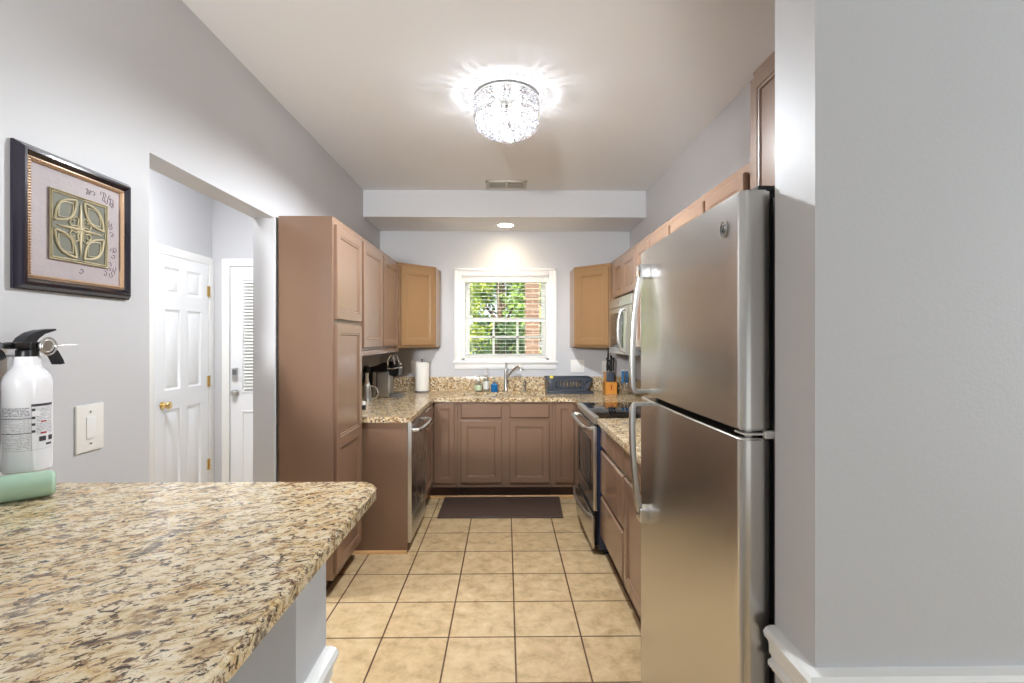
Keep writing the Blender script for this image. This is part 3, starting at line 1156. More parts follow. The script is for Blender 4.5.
def arc(cx, cy, r, a0, a1, n=10):
    return [(cx + r * math.cos(math.radians(a0 + (a1 - a0) * k / n)), cy + r * math.sin(math.radians(a0 + (a1 - a0) * k / n))) for k in range(n + 1)]


pts = [(-1.268, 0.42), (-1.268, 1.297)]
pts += arc(-0.385, 1.237, 0.060, 90, 0, 10)
pts += arc(-0.325 - 0.17, 0.42 + 0.17, 0.17, 0, -90, 14)
b.prism(pts, 1.032, 1.067, 0.006)
bar = b.build('bar_countertop', M['granite'], label='large beige and black speckled granite bar top with rounded corners', cat='countertop')

# ---- sink, faucet
sk = thing('sink', 'undermount stainless double bowl sink below the window', 'sink', (0, 4.7, 0.70))
for nm, x0, x1 in (('left', SX0, -0.02), ('right', 0.005, SX1)):
    b = B()
    r = 0.012
    zb = 0.70
    b.quad((x0 + r, SY0 + r, zb), (x1 - r, SY0 + r, zb), (x1 - r, SY1 - r, zb), (x0 + r, SY1 - r, zb))
    P = [(x0, SY0), (x1, SY0), (x1, SY1), (x0, SY1)]
    Q = [(x0 + r, SY0 + r), (x1 - r, SY0 + r), (x1 - r, SY1 - r), (x0 + r, SY1 - r)]
    for k in range(4):
        k2 = (k + 1) % 4
        b.quad((*P[k], 0.879), (*P[k2], 0.879), (*Q[k2], zb), (*Q[k], zb))
    bmesh.ops.remove_doubles(b.bm, verts=b.bm.verts, dist=1e-5)
    bb = b.build('bowl', M['satin'], sk, smooth=False)
    cx = (x0 + x1) / 2
    B().lathe([(0, 0.001), (0.03, 0.001), (0.04, 0.004), (0.042, 0.002)], (cx, 4.7, zb), 20).build('drain', M['chrome'], sk)
B().box(-0.02, 0.005, SY0, SY1, 0.80, 0.878, 0.004).build('divider', M['satin'], sk)

fc = thing('faucet', 'chrome kitchen faucet with angled pull-out spout behind the sink', 'faucet', (0.0, 4.905, CT1))
B().lathe([(0, 0), (0.026, 0), (0.028, 0.006), (0.020, 0.014), (0.017, 0.03), (0.0165, 0.18), (0.018, 0.20), (0.015, 0.225), (0, 0.228)], (0, 4.905, CT1), 24).build('body', M['satin'], fc)
B().tube([(0.006, 4.90, 1.055), (0.035, 4.885, 1.085), (0.075, 4.865, 1.135), (0.105, 4.85, 1.165), (0.130, 4.84, 1.170), (0.146, 4.832, 1.155), (0.152, 4.828, 1.130)], [0.011, 0.011, 0.011, 0.012, 0.013, 0.014, 0.015], 14).build('spout', M['satin'], fc)
B().tube([(0.0, 4.905, 1.142), (0.002, 4.90, 1.165), (0.004, 4.885, 1.20)], [0.009, 0.008, 0.006], 10).build('lever_handle', M['satin'], fc)
sd = thing('soap_dispenser', 'small chrome built-in soap pump right of the faucet', 'soap dispenser', (0.187, 4.90, CT1))
B().lathe([(0, 0), (0.019, 0), (0.020, 0.006), (0.012, 0.012), (0.0105, 0.06), (0.014, 0.07), (0.014, 0.095), (0.010, 0.105), (0, 0.107)], (0.187, 4.90, CT1), 20).build('body', M['satin'], sd)
B().tube([(0.187, 4.90, 1.015), (0.192, 4.875, 1.020), (0.195, 4.855, 1.010)], 0.006, 8).build('nozzle', M['black'], sd)


def pump_bottle(lab, x, y, r, hb, hn, bodym, labm, capm):
    t = thing('soap_bottle', lab, 'bottle', (x, y, CT1), 'soap bottles behind the sink')
    B().lathe([(0, 0.0), (r * 0.94, 0.0), (r, 0.006), (r, hb * 0.72), (r * 0.9, hb * 0.84), (r * 0.5, hb * 0.95), (r * 0.38, hb), (0, hb)], (x, y, CT1), 24).build('body', bodym, t)
    B().lathe([(r * 1.01, hb * 0.16), (r * 1.015, hb * 0.17), (r * 1.015, hb * 0.62), (r * 1.01, hb * 0.63)], (x, y, CT1), 24).build('paper_label', labm, t)
    b = B()
    b.lathe([(0, hb), (r * 0.45, hb), (r * 0.45, hb + 0.018), (r * 0.15, hb + 0.022), (r * 0.13, hn - 0.012), (r * 0.32, hn - 0.010), (r * 0.34, hn), (0, hn + 0.001)], (x, y, CT1), 16)
    b.tube([(x, y, CT1 + hn - 0.005), (x - r * 1.0, y - 0.012, CT1 + hn - 0.007)], 0.004, 8)
    b.build('pump', capm, t)
    return t


pump_bottle('squat clear soap bottle with pale green label, leftmost behind the sink', -0.273, 4.885, 0.037, 0.105, 0.165, M['clear'], M['clearlab'], M['plate'])
pump_bottle('taller clear pump bottle with white label behind the sink', -0.196, 4.895, 0.030, 0.165, 0.235, M['clear'], M['whitelab'], M['plate'])
pump_bottle('small blue dish soap bottle left of the faucet', -0.112, 4.875, 0.034, 0.090, 0.140, M['blueliq'], M['blueliq'], M['clear'])

# ---- outlets and switches


def wall_plate(lab, c, n, w_, h_, gangs, nm='wall_switch', cat='switch'):
    """c centre on the wall; n = 'x' (left wall, faces +x) or '-y'"""
    t = thing(nm, lab, cat, c, 'wall plates')
    b = B()
    if n == 'x':
        b.box(c[0], c[0] + 0.006, c[1] - w_ / 2, c[1] + w_ / 2, c[2] - h_ / 2, c[2] + h_ / 2, 0.0025)
    else:
        b.box(c[0] - w_ / 2, c[0] + w_ / 2, c[1] - 0.006, c[1], c[2] - h_ / 2, c[2] + h_ / 2, 0.0025)
    b.build('plate', M['plate'], t)
    for g in range(gangs):
        s = (g - (gangs - 1) / 2) * 0.046
        b = B()
        if n == 'x':
            b.box(c[0] + 0.004, c[0] + 0.0085, c[1] + s - 0.016, c[1] + s + 0.016, c[2] - 0.033, c[2] + 0.033, 0.001)
            b.build('rocker', M['white'], t)
            b = B()
            for dz in (-0.048, 0.048):
                b.lathe([(0, 0.006), (0.003, 0.006), (0.003, 0.0075), (0, 0.0078)], (c[0], c[1] + s, c[2] + dz), 10, 'x')
            b.build('screws', M['satin'], t)
        else:
            b.box(c[0] + s - 0.016, c[0] + s + 0.016, c[1] - 0.0085, c[1] - 0.004, c[2] - 0.033, c[2] + 0.033, 0.001)
            b.build('rocker', M['white'], t)
    return t


wall_plate('large white rocker switch plate on the left wall beside the fire extinguisher', (WL, 1.518, 1.170), 'x', 0.098, 0.142, 1)
wall_plate('double white wall plate between the window and the right corner cabinet', (0.728, 5.0, 1.165), '-y', 0.140, 0.125, 2)
wall_plate('white wall plate partly hidden behind the knife block', (1.02, 5.0, 1.155), '-y', 0.085, 0.125, 1)
wall_plate('cream wall plate partly hidden behind the paper towel roll', (-0.905, 5.0, 1.155), '-y', 0.115, 0.125, 2)

# ---- paper towels
px, py = -0.825, 4.875
ph = thing('paper_towel_holder', 'dark metal stand carrying the upright paper towel roll', 'holder', (px, py, CT1))
B().lathe([(0, 0), (0.072, 0), (0.074, 0.006), (0.066, 0.012), (0, 0.013)], (px, py, CT1), 32).build('base', M['grey'], ph)
B().tube([(px, py, CT1 + 0.012), (px, py, CT1 + 0.312)], 0.005, 8).build('rod', M['grey'], ph)
B().ball((px, py, CT1 + 0.318), 0.009, 2).build('finial', M['black'], ph)
b = B()
b.lathe([(0.020, 0.0), (0.066, 0.0), (0.0675, 0.003), (0.0675, 0.277), (0.066, 0.280), (0.020, 0.280), (0.020, 0.0)][:-1] + [(0.020, 0.001)], (px, py, CT1 + 0.014), 36)
b.build('paper_towel_roll', M['paper'], label='white paper towel roll standing in the left counter corner', cat='paper towel')

# ---- coffee maker (faces +x, side on to the camera)
cm = thing('coffee_maker', 'black and silver pod coffee maker with raised chrome handle on the left counter', 'coffee maker', (-1.10, 4.47, CT1))
y0, y1 = 4.37, 4.57
z = CT1
b = B()
b.extr([(-1.245, z), (-1.245, z + 0.235), (-1.225, z + 0.27), (-1.15, z + 0.285), (-1.075, z + 0.315), (-1.045, z + 0.315), (-1.045, z + 0.235), (-1.18, z + 0.235), (-1.18, z)], y0, y1, 'y')
b.build('housing', M['black'], cm)
b = B()
b.box(-1.178, -1.035, y0 + 0.004, y1 - 0.004, z + 0.010, z + 0.234, 0.010)
b.build('silver_column', M['satin'], cm)
b = B()
b.box(-1.142, -1.134, y0 - 0.002, y1 + 0.002, z + 0.010, z + 0.232, 0.002)
b.box(-1.190, -1.180, y0 - 0.001, y1 + 0.001, z + 0.010, z + 0.232, 0.002)
b.build('seams', M['black'], cm)
b = B()
b.extr([(-1.044, z + 0.205), (-0.985, z + 0.185), (-0.955, z + 0.20), (-0.950, z + 0.262), (-0.985, z + 0.268), (-1.044, z + 0.262)], y0 + 0.025, y1 - 0.025, 'y')
b.build('brew_head', M['black'], cm)
b = B()
b.lathe([(0, 0.0), (0.038, 0.0), (0.047, 0.012), (0.047, 0.04), (0.035, 0.056), (0, 0.060)], (-1.01, 4.47, z + 0.266), 24)
b.build('pod_lid', M['black'], cm)
b = B()
ptsh = [(-1.055, 0.255), (-1.050, 0.31), (-1.035, 0.355), (-1.018, 0.378), (-1.005, 0.375), (-0.993, 0.340), (-0.985, 0.30)]
for yy in (y0 + 0.012, y1 - 0.012):
    b.tube([(x, yy, z + h) for x, h in ptsh], [0.011, 0.011, 0.010, 0.008, 0.007, 0.006, 0.006], 10)
b.tube([(-1.012, y0 + 0.012, z + 0.376), (-1.012, y1 - 0.012, z + 0.376)], 0.008, 10)
b.build('handle', M['chrome'], cm)
b = B()
b.tube([(-1.055, y0 + 0.02, z + 0.262), (-0.99, y0 + 0.016, z + 0.262), (-0.945, y0 + 0.045, z + 0.268), (-0.932, 4.47, z + 0.275), (-0.945, y1 - 0.045, z + 0.268), (-0.99, y1 - 0.016, z + 0.262), (-1.055, y1 - 0.02, z + 0.262)], 0.007, 10)
b.ball((-0.945, 4.42, z + 0.30), 0.015, 2)
b.build('chrome_band', M['chrome'], cm)
b = B()
b.box(-1.035, -0.930, y0 + 0.02, y1 - 0.02, z, z + 0.030, 0.008)
b.build('drip_tray', M['grey'], cm)
B().box(-1.030, -0.940, y0 + 0.03, y1 - 0.03, z + 0.0295, z + 0.034, 0.001).build('tray_grate', M['satin'], cm)

# ---- small appliance by the pantry: silver frother/canister with looped handle
kx, ky = -1.175, 4.19
kt = thing('hand_frother', 'silver and black canister with a looped handle beside the coffee maker', 'kitchen appliance', (kx, ky, CT1))
B().lathe([(0, 0), (0.042, 0), (0.044, 0.006), (0.040, 0.02), (0.036, 0.09), (0.034, 0.12), (0.030, 0.13), (0, 0.131)], (kx, ky, CT1), 24).build('jug', M['satin'], kt)
B().lathe([(0, 0.131), (0.026, 0.131), (0.018, 0.16), (0.014, 0.20), (0.016, 0.235), (0, 0.237)], (kx, ky, CT1), 20).build('neck', M['plate'], kt)
B().lathe([(0, 0.237), (0.022, 0.237), (0.026, 0.25), (0.024, 0.285), (0.012, 0.295), (0, 0.296)], (kx, ky, CT1), 20).build('lid', M['black'], kt)
B().tube([(kx + 0.034, ky - 0.01, CT1 + 0.125), (kx + 0.065, ky - 0.012, CT1 + 0.125), (kx + 0.092, ky - 0.014, CT1 + 0.095), (kx + 0.098, ky - 0.015, CT1 + 0.06), (kx + 0.085, ky - 0.014, CT1 + 0.03), (kx + 0.040, ky - 0.012, CT1 + 0.010)], 0.007, 10).build('handle', M['chrome'], kt)
b = B()
sh = thing('salt_shaker', 'small black and white shaker on the counter next to the pantry', 'shaker', (-1.055, 3.66, CT1))
B().lathe([(0, 0), (0.020, 0), (0.021, 0.003), (0.019, 0.035), (0, 0.036)], (-1.055, 3.66, CT1), 18).build('base', M['black'], sh)
B().lathe([(0, 0.036), (0.019, 0.036), (0.018, 0.055), (0.010, 0.066), (0, 0.067)], (-1.055, 3.66, CT1), 18).build('cap', M['plate'], sh)

# ---- dish rack
rk = thing('dish_rack', 'dark grey plastic dish drying rack on the counter right of the sink', 'dish rack', (0.6, 4.8, CT1))
z = CT1
b = B()
b.box(0.395, 0.835, 4.665, 4.955, z, z + 0.010, 0.003)
b.box(0.395, 0.835, 4.665, 4.673, z + 0.008, z + 0.026, 0.002)
b.box(0.395, 0.835, 4.947, 4.955, z + 0.008, z + 0.026, 0.002)
b.box(0.395, 0.403, 4.665, 4.955, z + 0.008, z + 0.026, 0.002)
b.box(0.827, 0.835, 4.665, 4.955, z + 0.008, z + 0.020, 0.002)
b.build('drip_tray', M['rack'], rk)
b = B()
for yy in (4.690, 4.930):
    # side wall with slots: bottom band, top band, bars; sloping right end
    b.extr([(0.405, z + 0.028), (0.770, z + 0.028), (0.778, z + 0.048), (0.400, z + 0.048)], yy - 0.004, yy + 0.004, 'y')
    b.extr([(0.392, z + 0.125), (0.815, z + 0.125), (0.828, z + 0.145), (0.388, z + 0.145)], yy - 0.004, yy + 0.004, 'y')
    for k in range(10):
        x = 0.470 + k * 0.032
        b.extr([(x - 0.006, z + 0.045), (x + 0.006, z + 0.045), (x + 0.007, z + 0.128), (x - 0.007, z + 0.128)], yy - 0.003, yy + 0.003, 'y')
    b.extr([(0.740, z + 0.045), (0.778, z + 0.045), (0.822, z + 0.130), (0.790, z + 0.130)], yy - 0.004, yy + 0.004, 'y')
for x0, x1 in ((0.400, 0.388), (0.778, 0.828)):
    b.extr([(x0 - 0.004, z + 0.028), (x0 + 0.004, z + 0.028), (x1 + 0.004, z + 0.145), (x1 - 0.004, z + 0.145)], 4.690, 4.930, 'y')
b.tube([(0.388, 4.686, z + 0.148), (0.828, 4.686, z + 0.148), (0.828, 4.934, z + 0.148), (0.388, 4.934, z + 0.148)], 0.006, 8, closed=True)
b.box(0.405, 0.775, 4.690, 4.930, z + 0.026, z + 0.030)
for k in range(9):
    x = 0.50 + k * 0.03
    b.tube([(x, 4.70, z + 0.03), (x, 4.70, z + 0.04), (x, 4.80, z + 0.04), (x, 4.90, z + 0.04)], 0.0025, 6)
b.build('basket', M['rack'], rk)
B().box(0.412, 0.462, 4.672, 4.720, z + 0.040, z + 0.150, 0.008).build('cutlery_cup', M['rack'], rk)
B().box(0.420, 0.452, 4.680, 4.712, z + 0.145, z + 0.172, 0.006).build('sponge', M['sponge'], label='small yellow sponge in the corner of the dish rack', cat='sponge')

# ---- knife block and knives
kx0, kx1, ky0, ky1 = 0.946, 1.054, 4.66, 4.80
kb = thing('knife_block', 'orange brown wooden knife block in the right counter corner', 'knife block', (1.04, 4.73, CT1))
b = B()
b.extr([(ky0, z), (ky1 - 0.01, z), (ky1 + 0.02, z + 0.10), (ky0 + 0.03, z + 0.115), (ky0, z + 0.112)], kx0, kx1, 'x')
b.extr([(ky0 + 0.05, z + 0.09), (ky1 + 0.015, z + 0.09), (ky1 + 0.035, z + 0.200), (ky0 + 0.075, z + 0.205)], kx0 + 0.012, kx1 - 0.006, 'x')
b.build('block', M['block'], kb)
B().box(kx0 + 0.014, kx1 - 0.024, ky0 + 0.001, ky0 + 0.062, z + 0.116, z + 0.205, 0.005).build('steel_insert', M['rack'], kb)
B().box(kx0 + 0.050, kx0 + 0.062, ky0 - 0.001, ky0 + 0.002, z + 0.04, z + 0.085).build('brand_mark', M['inkred'], kb, label='small dark red mark on the wood')
for i, (dx, dy, zt, zb, lab) in enumerate((
        (0.020, 0.0, 0.345, 0.205, 'black-handled knife at the left end of the knife block'),
        (0.035, 0.03, 0.490, 0.215, 'tallest black-handled knife standing up from the knife block'),
        (0.045, -0.002, 0.325, 0.205, 'short black-handled knife in the front middle of the knife block'),
        (0.062, 0.01, 0.365, 0.205, 'curved black-handled knife right of the short one in the block'),
        (0.080, 0.0, 0.345, 0.210, 'black-handled knife at the right end of the knife block'))):
    t = thing('knife', lab, 'knife', (kx0 + dx, ky0 + 0.02 + dy, z + zb), 'knives in the block')
    x, y = kx0 + dx, ky0 + 0.02 + dy
    B().box(x - 0.0012, x + 0.0012, y - 0.008, y + 0.008, z + zb - 0.03, z + zb + 0.012).build('blade', M['chrome'], t)
    zz = zb + 0.010
    B().tube([(x, y, z + zz), (x - 0.002, y, z + zz + (zt - zz) * 0.35), (x + 0.001, y - 0.004, z + zz + (zt - zz) * 0.75), (x - 0.005, y - 0.006, z + zt)], [0.007, 0.0085, 0.008, 0.0095], 8).build('handle', M['black'], t)
# clear holder with blue-handled utensils
hx, hy = 1.076, 4.60
uh = thing('utensil_holder', 'clear holder to the right of the knife block with blue-handled utensils', 'holder', (hx + 0.05, hy, z))
b = B()
b.box(hx - 0.01, hx + 0.115, hy - 0.035, hy + 0.035, z, z + 0.006, 0.002)
b.extr([(hx - 0.006, z + 0.005), (hx + 0.006, z + 0.005), (hx + 0.112, z + 0.105), (hx + 0.10, z + 0.105)], hy - 0.006, hy + 0.0, 'y')
b.extr([(hx + 0.100, z + 0.005), (hx + 0.112, z + 0.005), (hx + 0.006, z + 0.105), (hx - 0.006, z + 0.105)], hy + 0.004, hy + 0.010, 'y')
b.box(hx - 0.008, hx + 0.113, hy - 0.03, hy + 0.03, z + 0.100, z + 0.112, 0.002)
b.build('stand', M['clear'], uh)
labs = ('leftmost blue-handled utensil in the clear holder', 'blue-handled utensil in the middle of the clear holder', 'rightmost blue-handled utensil in the clear holder')
for k in range(3):
    x = hx + 0.018 + k * 0.036
    t = thing('utensil', labs[k], 'utensil', (x, hy, z + 0.112), 'blue-handled utensils')
    B().box(x - 0.008, x + 0.008, hy - 0.010, hy - 0.008 + 0.004, z + 0.02, z + 0.118, 0.001).build('blade', M['chrome'], t)
    B().box(x - 0.011, x + 0.011, hy - 0.014, hy + 0.004, z + 0.113, z + 0.225, 0.005).build('handle', M['bluehandle'], t)
    B().box(x - 0.012, x + 0.012, hy - 0.015, hy + 0.005, z + 0.223, z + 0.235, 0.004).build('cap', M['plate'], t)

# ---- rug
B().prism([(-0.550, 3.955), (0.462, 3.948), (0.485, 4.455), (-0.550, 4.455)], 0.0, 0.014, 0.004).build('floor_mat', M['rug'], label='dark brown rectangular anti-fatigue mat on the tiles before the sink', cat='floor mat')

# ---------------------------------------------------------------- appliances
# dishwasher
dw = thing('dishwasher', 'stainless dishwasher with a bowed handle under the left counter', 'dishwasher', (-0.95, 3.65, 0))
B().box(-1.255, -0.668, 3.346, 3.950, 0.10, 0.876).build('tub', M['grey'], dw)
B().box(-0.668, -0.638, 3.346, 3.950, 0.20, 0.876, 0.005).build('door', M['dwface'], dw)
B().box(-0.670, -0.6375, 3.3435, 3.3458, 0.06, 0.877).build('edge_strip', M['satin'], dw)
B().box(-0.700, -0.642, 3.352, 3.948, 0.055, 0.195, 0.003).build('lower_panel', M['satin'], dw)
B().box(-1.2, -0.72, 3.36, 3.94, 0.0, 0.10).build('plinth', M['gap'], dw)
b = B()
b.tube([(-0.640, 3.40, 0.812), (-0.605, 3.405, 0.812), (-0.590, 3.44, 0.812), (-0.580, 3.55, 0.812), (-0.577, 3.65, 0.812), (-0.580, 3.75, 0.812), (-0.590, 3.86, 0.812), (-0.605, 3.895, 0.812), (-0.640, 3.90, 0.812)], 0.013, 12)
b.build('handle', M['satin'], dw)

# range
rg = thing('kitchen_range', 'slide-in stainless range with black glass cooktop and dark blue sides', 'stove', (0.92, 3.64, 0))
RY0, RY1 = 3.262, 4.022
B().box(0.618, 1.238, RY0 + 0.003, RY1 - 0.003, 0.035, 0.905, 0.003).build('body', M['navy'], rg)
b = B()
b.box(0.602, 0.625, RY0 + 0.004, RY0 + 0.016, 0.30, 0.86, 0.002)
for yy in (RY0 + 0.05, RY1 - 0.05):
    for xx in (0.68, 1.18):
        b.cyl((xx, yy, 0.0), (xx, yy, 0.036), 0.018, 12)
b.build('foot', M['navy'], rg)
b = B()
b.box(0.612, 1.238, RY0, RY1, 0.905, 0.921, 0.004)
b.build('cooktop', M['glassblk'], rg)
for cx, cy, r in ((0.77, 3.45, 0.10), (0.77, 3.83, 0.085), (1.05, 3.45, 0.08), (1.05, 3.83, 0.10)):
    B().lathe([(r - 0.003, 0.0), (r, 0.0), (r, 0.0004), (r - 0.003, 0.0004)], (cx, cy, 0.921), 40).build('burner_ring', M['grey'], rg)
b = B()
b.extr([(0.586, 0.872), (0.586, 0.905), (0.592, 0.917), (0.604, 0.923), (0.618, 0.9235), (0.618, 0.872)], RY0 - 0.001, RY1 + 0.001, 'y')
b.build('front_trim', M['satin'], rg)
B().box(1.18, 1.240, RY0, RY1, 0.9215, 0.935, 0.004).build('rear_trim', M['black'], rg)
b = B()
b.box(0.582, 0.612, RY0 + 0.004, RY1 - 0.004, 0.295, 0.862, 0.006)
b.build('oven_door', M['fridge'], rg)
B().box(0.5795, 0.584, RY0 + 0.12, RY1 - 0.12, 0.42, 0.735, 0.002).build('oven_window', M['ovenglass'], rg)
b = B()
for (a0, a1, q0, q1) in ((RY0 + 0.105, RY0 + 0.12, 0.405, 0.75), (RY1 - 0.12, RY1 - 0.105, 0.405, 0.75), (RY0 + 0.105, RY1 - 0.105, 0.405, 0.42), (RY0 + 0.105, RY1 - 0.105, 0.735, 0.75)):
    b.box(0.5785, 0.583, a0, a1, q0, q1, 0.001)
b.build('window_border', M['black'], rg)
b = B()
b.tube([(0.582, RY0 + 0.05, 0.835), (0.548, RY0 + 0.045, 0.838), (0.536, RY0 + 0.07, 0.838), (0.530, RY0 + 0.2, 0.838), (0.528, 3.642, 0.838), (0.530, RY1 - 0.2, 0.838), (0.536, RY1 - 0.07, 0.838), (0.548, RY1 - 0.045, 0.838), (0.582, RY1 - 0.05, 0.835)], 0.013, 12)
b.build('oven_handle', M['satin'], rg)
# storage drawer, slightly pulled out
b = B()
b.box(0.573, 0.592, RY0 + 0.006, RY1 - 0.006, 0.045, 0.262, 0.006)
b.build('storage_drawer', M['fridge'], rg)
b = B()
b.tube([(0.578, RY0 + 0.02, 0.250), (0.548, RY0 + 0.10, 0.255), (0.528, RY0 + 0.25, 0.258), (0.522, 3.642, 0.259), (0.528, RY1 - 0.25, 0.258), (0.548, RY1 - 0.10, 0.255), (0.578, RY1 - 0.02, 0.250)], 0.011, 12)
b.build('drawer_handle', M['satin'], rg)
b = B()
b.box(0.592, 0.618, RY0 + 0.03, RY1 - 0.03, 0.06, 0.285)
b.build('drawer_box', M['gap'], rg)

# microwave
mw = thing('microwave', 'stainless over-the-range microwave below the short cabinet', 'microwave', (1.07, 3.85, 1.32))
MY0, MY1, MX = 3.480, 4.215, 0.885
B().box(MX + 0.03, 1.256, MY0, MY1, 1.322, 1.762, 0.003).build('body', M['grey'], mw)
B().box(MX, MX + 0.03, MY0, MY1, 1.690, 1.762, 0.005).build('vent_panel', M['satin'], mw)
b = B()
b.box(MX, MX + 0.03, MY0 + 0.14, MY1, 1.322, 1.686, 0.005)
b.build('door', M['satin'], mw)
B().box(MX - 0.002, MX + 0.003, MY0 + 0.22, MY1 - 0.06, 1.37, 1.645, 0.003).build('door_window', M['ovenglass'], mw)
B().box(MX, MX + 0.03, MY0, MY0 + 0.137, 1.322, 1.686, 0.005).build('control_panel', M['satin'], mw)
B().tube([(MX + 0.002, MY0 + 0.175, 1.665), (MX - 0.030, MY0 + 0.175, 1.650), (MX - 0.048, MY0 + 0.175, 1.58), (MX - 0.053, MY0 + 0.175, 1.50), (MX - 0.048, MY0 + 0.175, 1.42), (MX - 0.030, MY0 + 0.175, 1.355), (MX + 0.002, MY0 + 0.175, 1.34)], 0.011, 12).build('handle', M['satin'], mw)
B().lathe([(0, 0), (0.014, 0), (0.014, 0.002), (0, 0.002)], (MX, 3.86, 1.724), 24, '-x').build('round_badge', M['grey'], mw)

# refrigerator
fr = thing('refrigerator', 'large stainless top-freezer refrigerator against the right wall', 'refrigerator', (0.9, 1.45, 0))
FY0, FY1, FX = 1.048, 1.850, 0.504
B().box(0.575, 1.240, FY0 + 0.006, FY1 - 0.006, 0.03, 1.745, 0.006).build('body', M['steeldk'], fr)
B().box(0.60, 1.235, FY0 + 0.02, FY1 - 0.02, 0.0, 0.03).build('base', M['gap'], fr)
B().box(0.563, 0.577, FY0 + 0.012, FY1 - 0.012, 0.09, 1.740).build('gasket', M['gap'], fr)


def fridge_door(z0, z1, nm):
    # plan outline: rounded front corners and a very slight crown
    b = B()
    pts = [(0.564, FY0), (0.564, FY1)]
    r = 0.022
    pts += [(FX + r - r * math.sin(math.radians(a)), FY1 - r + r * math.cos(math.radians(a))) for a in range(0, 91, 15)]
    for k in range(1, 12):
        f_ = k / 12
        yy = FY1 - r - f_ * (FY1 - FY0 - 2 * r)
        pts.append((FX - 0.006 * math.sin(PI * f_), yy))
    pts += [(FX + r - r * math.cos(math.radians(a)), FY0 + r - r * math.sin(math.radians(a))) for a in range(0, 91, 15)]
    b.prism(pts, z0, z1, 0.004)
    return b.build(nm, M['fridge'], fr)


fridge_door(1.243, 1.760, 'freezer_door')
fridge_door(0.085, 1.226, 'fridge_door')
B().box(0.575, 0.60, FY0 + 0.02, FY1 - 0.02, 0.005, 0.08, 0.003).build('kick_grille', M['black'], fr)
b = B()
b.box(0.512, 0.60, FY0 + 0.004, FY0 + 0.05, 1.2325, 1.2365, 0.001)
b.cyl((0.530, FY0 + 0.022, 1.222), (0.530, FY0 + 0.022, 1.248), 0.008, 12)
b.box(0.555, 0.61, FY0 - 0.003, FY0 + 0.012, 1.226, 1.2425, 0.002)
b.build('hinge', M['plate'], fr, label='pale metal hinge between the two doors')
B().box(0.545, 0.65, FY0 + 0.01, FY0 + 0.09, 1.7605, 1.772, 0.004).build('top_hinge_cover', M['gap'], fr)
HY = 1.735


def handle(zs, nm):
    hb = B()
    pts = zs
    t = bmesh.new()
    rings = []
    for (x, z_, wv, tn) in pts:
        rings.append([t.verts.new(c) for c in ((x - tn, HY - wv, z_), (x - tn * 0.2, HY - wv * 1.15, z_), (x + tn, HY - wv, z_), (x + tn, HY + wv, z_), (x - tn * 0.2, HY + wv * 1.15, z_), (x - tn, HY + wv, z_))])
    for a, c in zip(rings, rings[1:]):
        for k in range(6):
            t.faces.new((a[k], a[(k + 1) % 6], c[(k + 1) % 6], c[k]))
    t.faces.new(rings[0])
    t.faces.new(rings[-1])
    bmesh.ops.recalc_face_normals(t, faces=t.faces)
    hb._merge(t)
    return hb


hb = handle([(0.482, 1.690, 0.013, 0.008), (0.474, 1.66, 0.014, 0.009), (0.462, 1.60, 0.014, 0.008), (0.452, 1.52, 0.014, 0.008), (0.447, 1.43, 0.014, 0.008), (0.446, 1.33, 0.014, 0.008), (0.448, 1.27, 0.013, 0.008), (0.455, 1.252, 0.012, 0.007)], 'h')
hb.box(0.450, 0.506, HY - 0.012, HY + 0.012, 1.248, 1.262, 0.003)
hb.build('freezer_handle', M['satin'], fr)
B().box(0.466, 0.505, HY - 0.030, HY + 0.022, 1.652, 1.700, 0.005).build('handle_mount', M['chrome'], fr)
hb = handle([(0.455, 1.212, 0.012, 0.007), (0.448, 1.195, 0.013, 0.008), (0.446, 1.14, 0.014, 0.008), (0.448, 1.05, 0.014, 0.008), (0.455, 0.96, 0.014, 0.008), (0.464, 0.88, 0.014, 0.008), (0.474, 0.83, 0.014, 0.009), (0.480, 0.815, 0.013, 0.008)], 'h')
hb.box(0.450, 0.506, HY - 0.012, HY + 0.012, 1.203, 1.216, 0.003)
hb.build('fridge_handle', M['satin'], fr)
B().box(0.466, 0.505, HY - 0.030, HY + 0.022, 0.800, 0.850, 0.005).build('handle_mount', M['chrome'], fr)
# round badge with an interlaced two-letter emblem
by, bz = 1.128, 1.692
FXB = FX - 0.0014
bd = B().lathe([(0, 0), (0.0165, 0), (0.0190, 0.0005), (0.0195, 0.0022), (0.0180, 0.0035), (0.0168, 0.0022), (0, 0.0020)], (FXB, by, bz), 40, '-x').build('round_badge', M['satin'], fr)
b = B()


def sc(pts):
    return [(FXB - 0.0026, by - a * 0.0125, bz + c * 0.0125) for a, c in pts]


b.tube(sc([(-0.05, 0.55), (-0.35, 0.75), (-0.75, 0.40), (-0.80, -0.1), (-0.55, -0.45), (-0.2, -0.3), (-0.05, 0.1), (-0.3, 0.15)]), 0.0009, 6)
b.tube(sc([(-0.05, 0.1), (-0.1, -0.5), (-0.4, -0.75), (-0.65, -0.65)]), 0.0009, 6)
b.tube(sc([(0.75, 0.5), (0.45, 0.72), (0.15, 0.5), (0.2, 0.15), (0.45, 0.05), (0.15, -0.1), (0.1, -0.5), (0.4, -0.72), (0.75, -0.45), (0.8, -0.2)]), 0.0009, 6)
b.tube([(FXB - 0.0024, by + 0.0150 * math.cos(a * PI / 12), bz + 0.0150 * math.sin(a * PI / 12)) for a in range(24)], 0.0006, 6, closed=True)
b.build('badge_emblem', M['ink'], bd)

# ---------------------------------------------------------------- left wall things
# framed picture
fy0, fy1, fz0, fz1 = 1.279, 1.668, 1.570, 1.955
pc = thing('framed_picture', 'dark framed relief artwork with beaded gold inner edge on the left wall', 'picture', (WL, (fy0 + fy1) / 2, fz0))


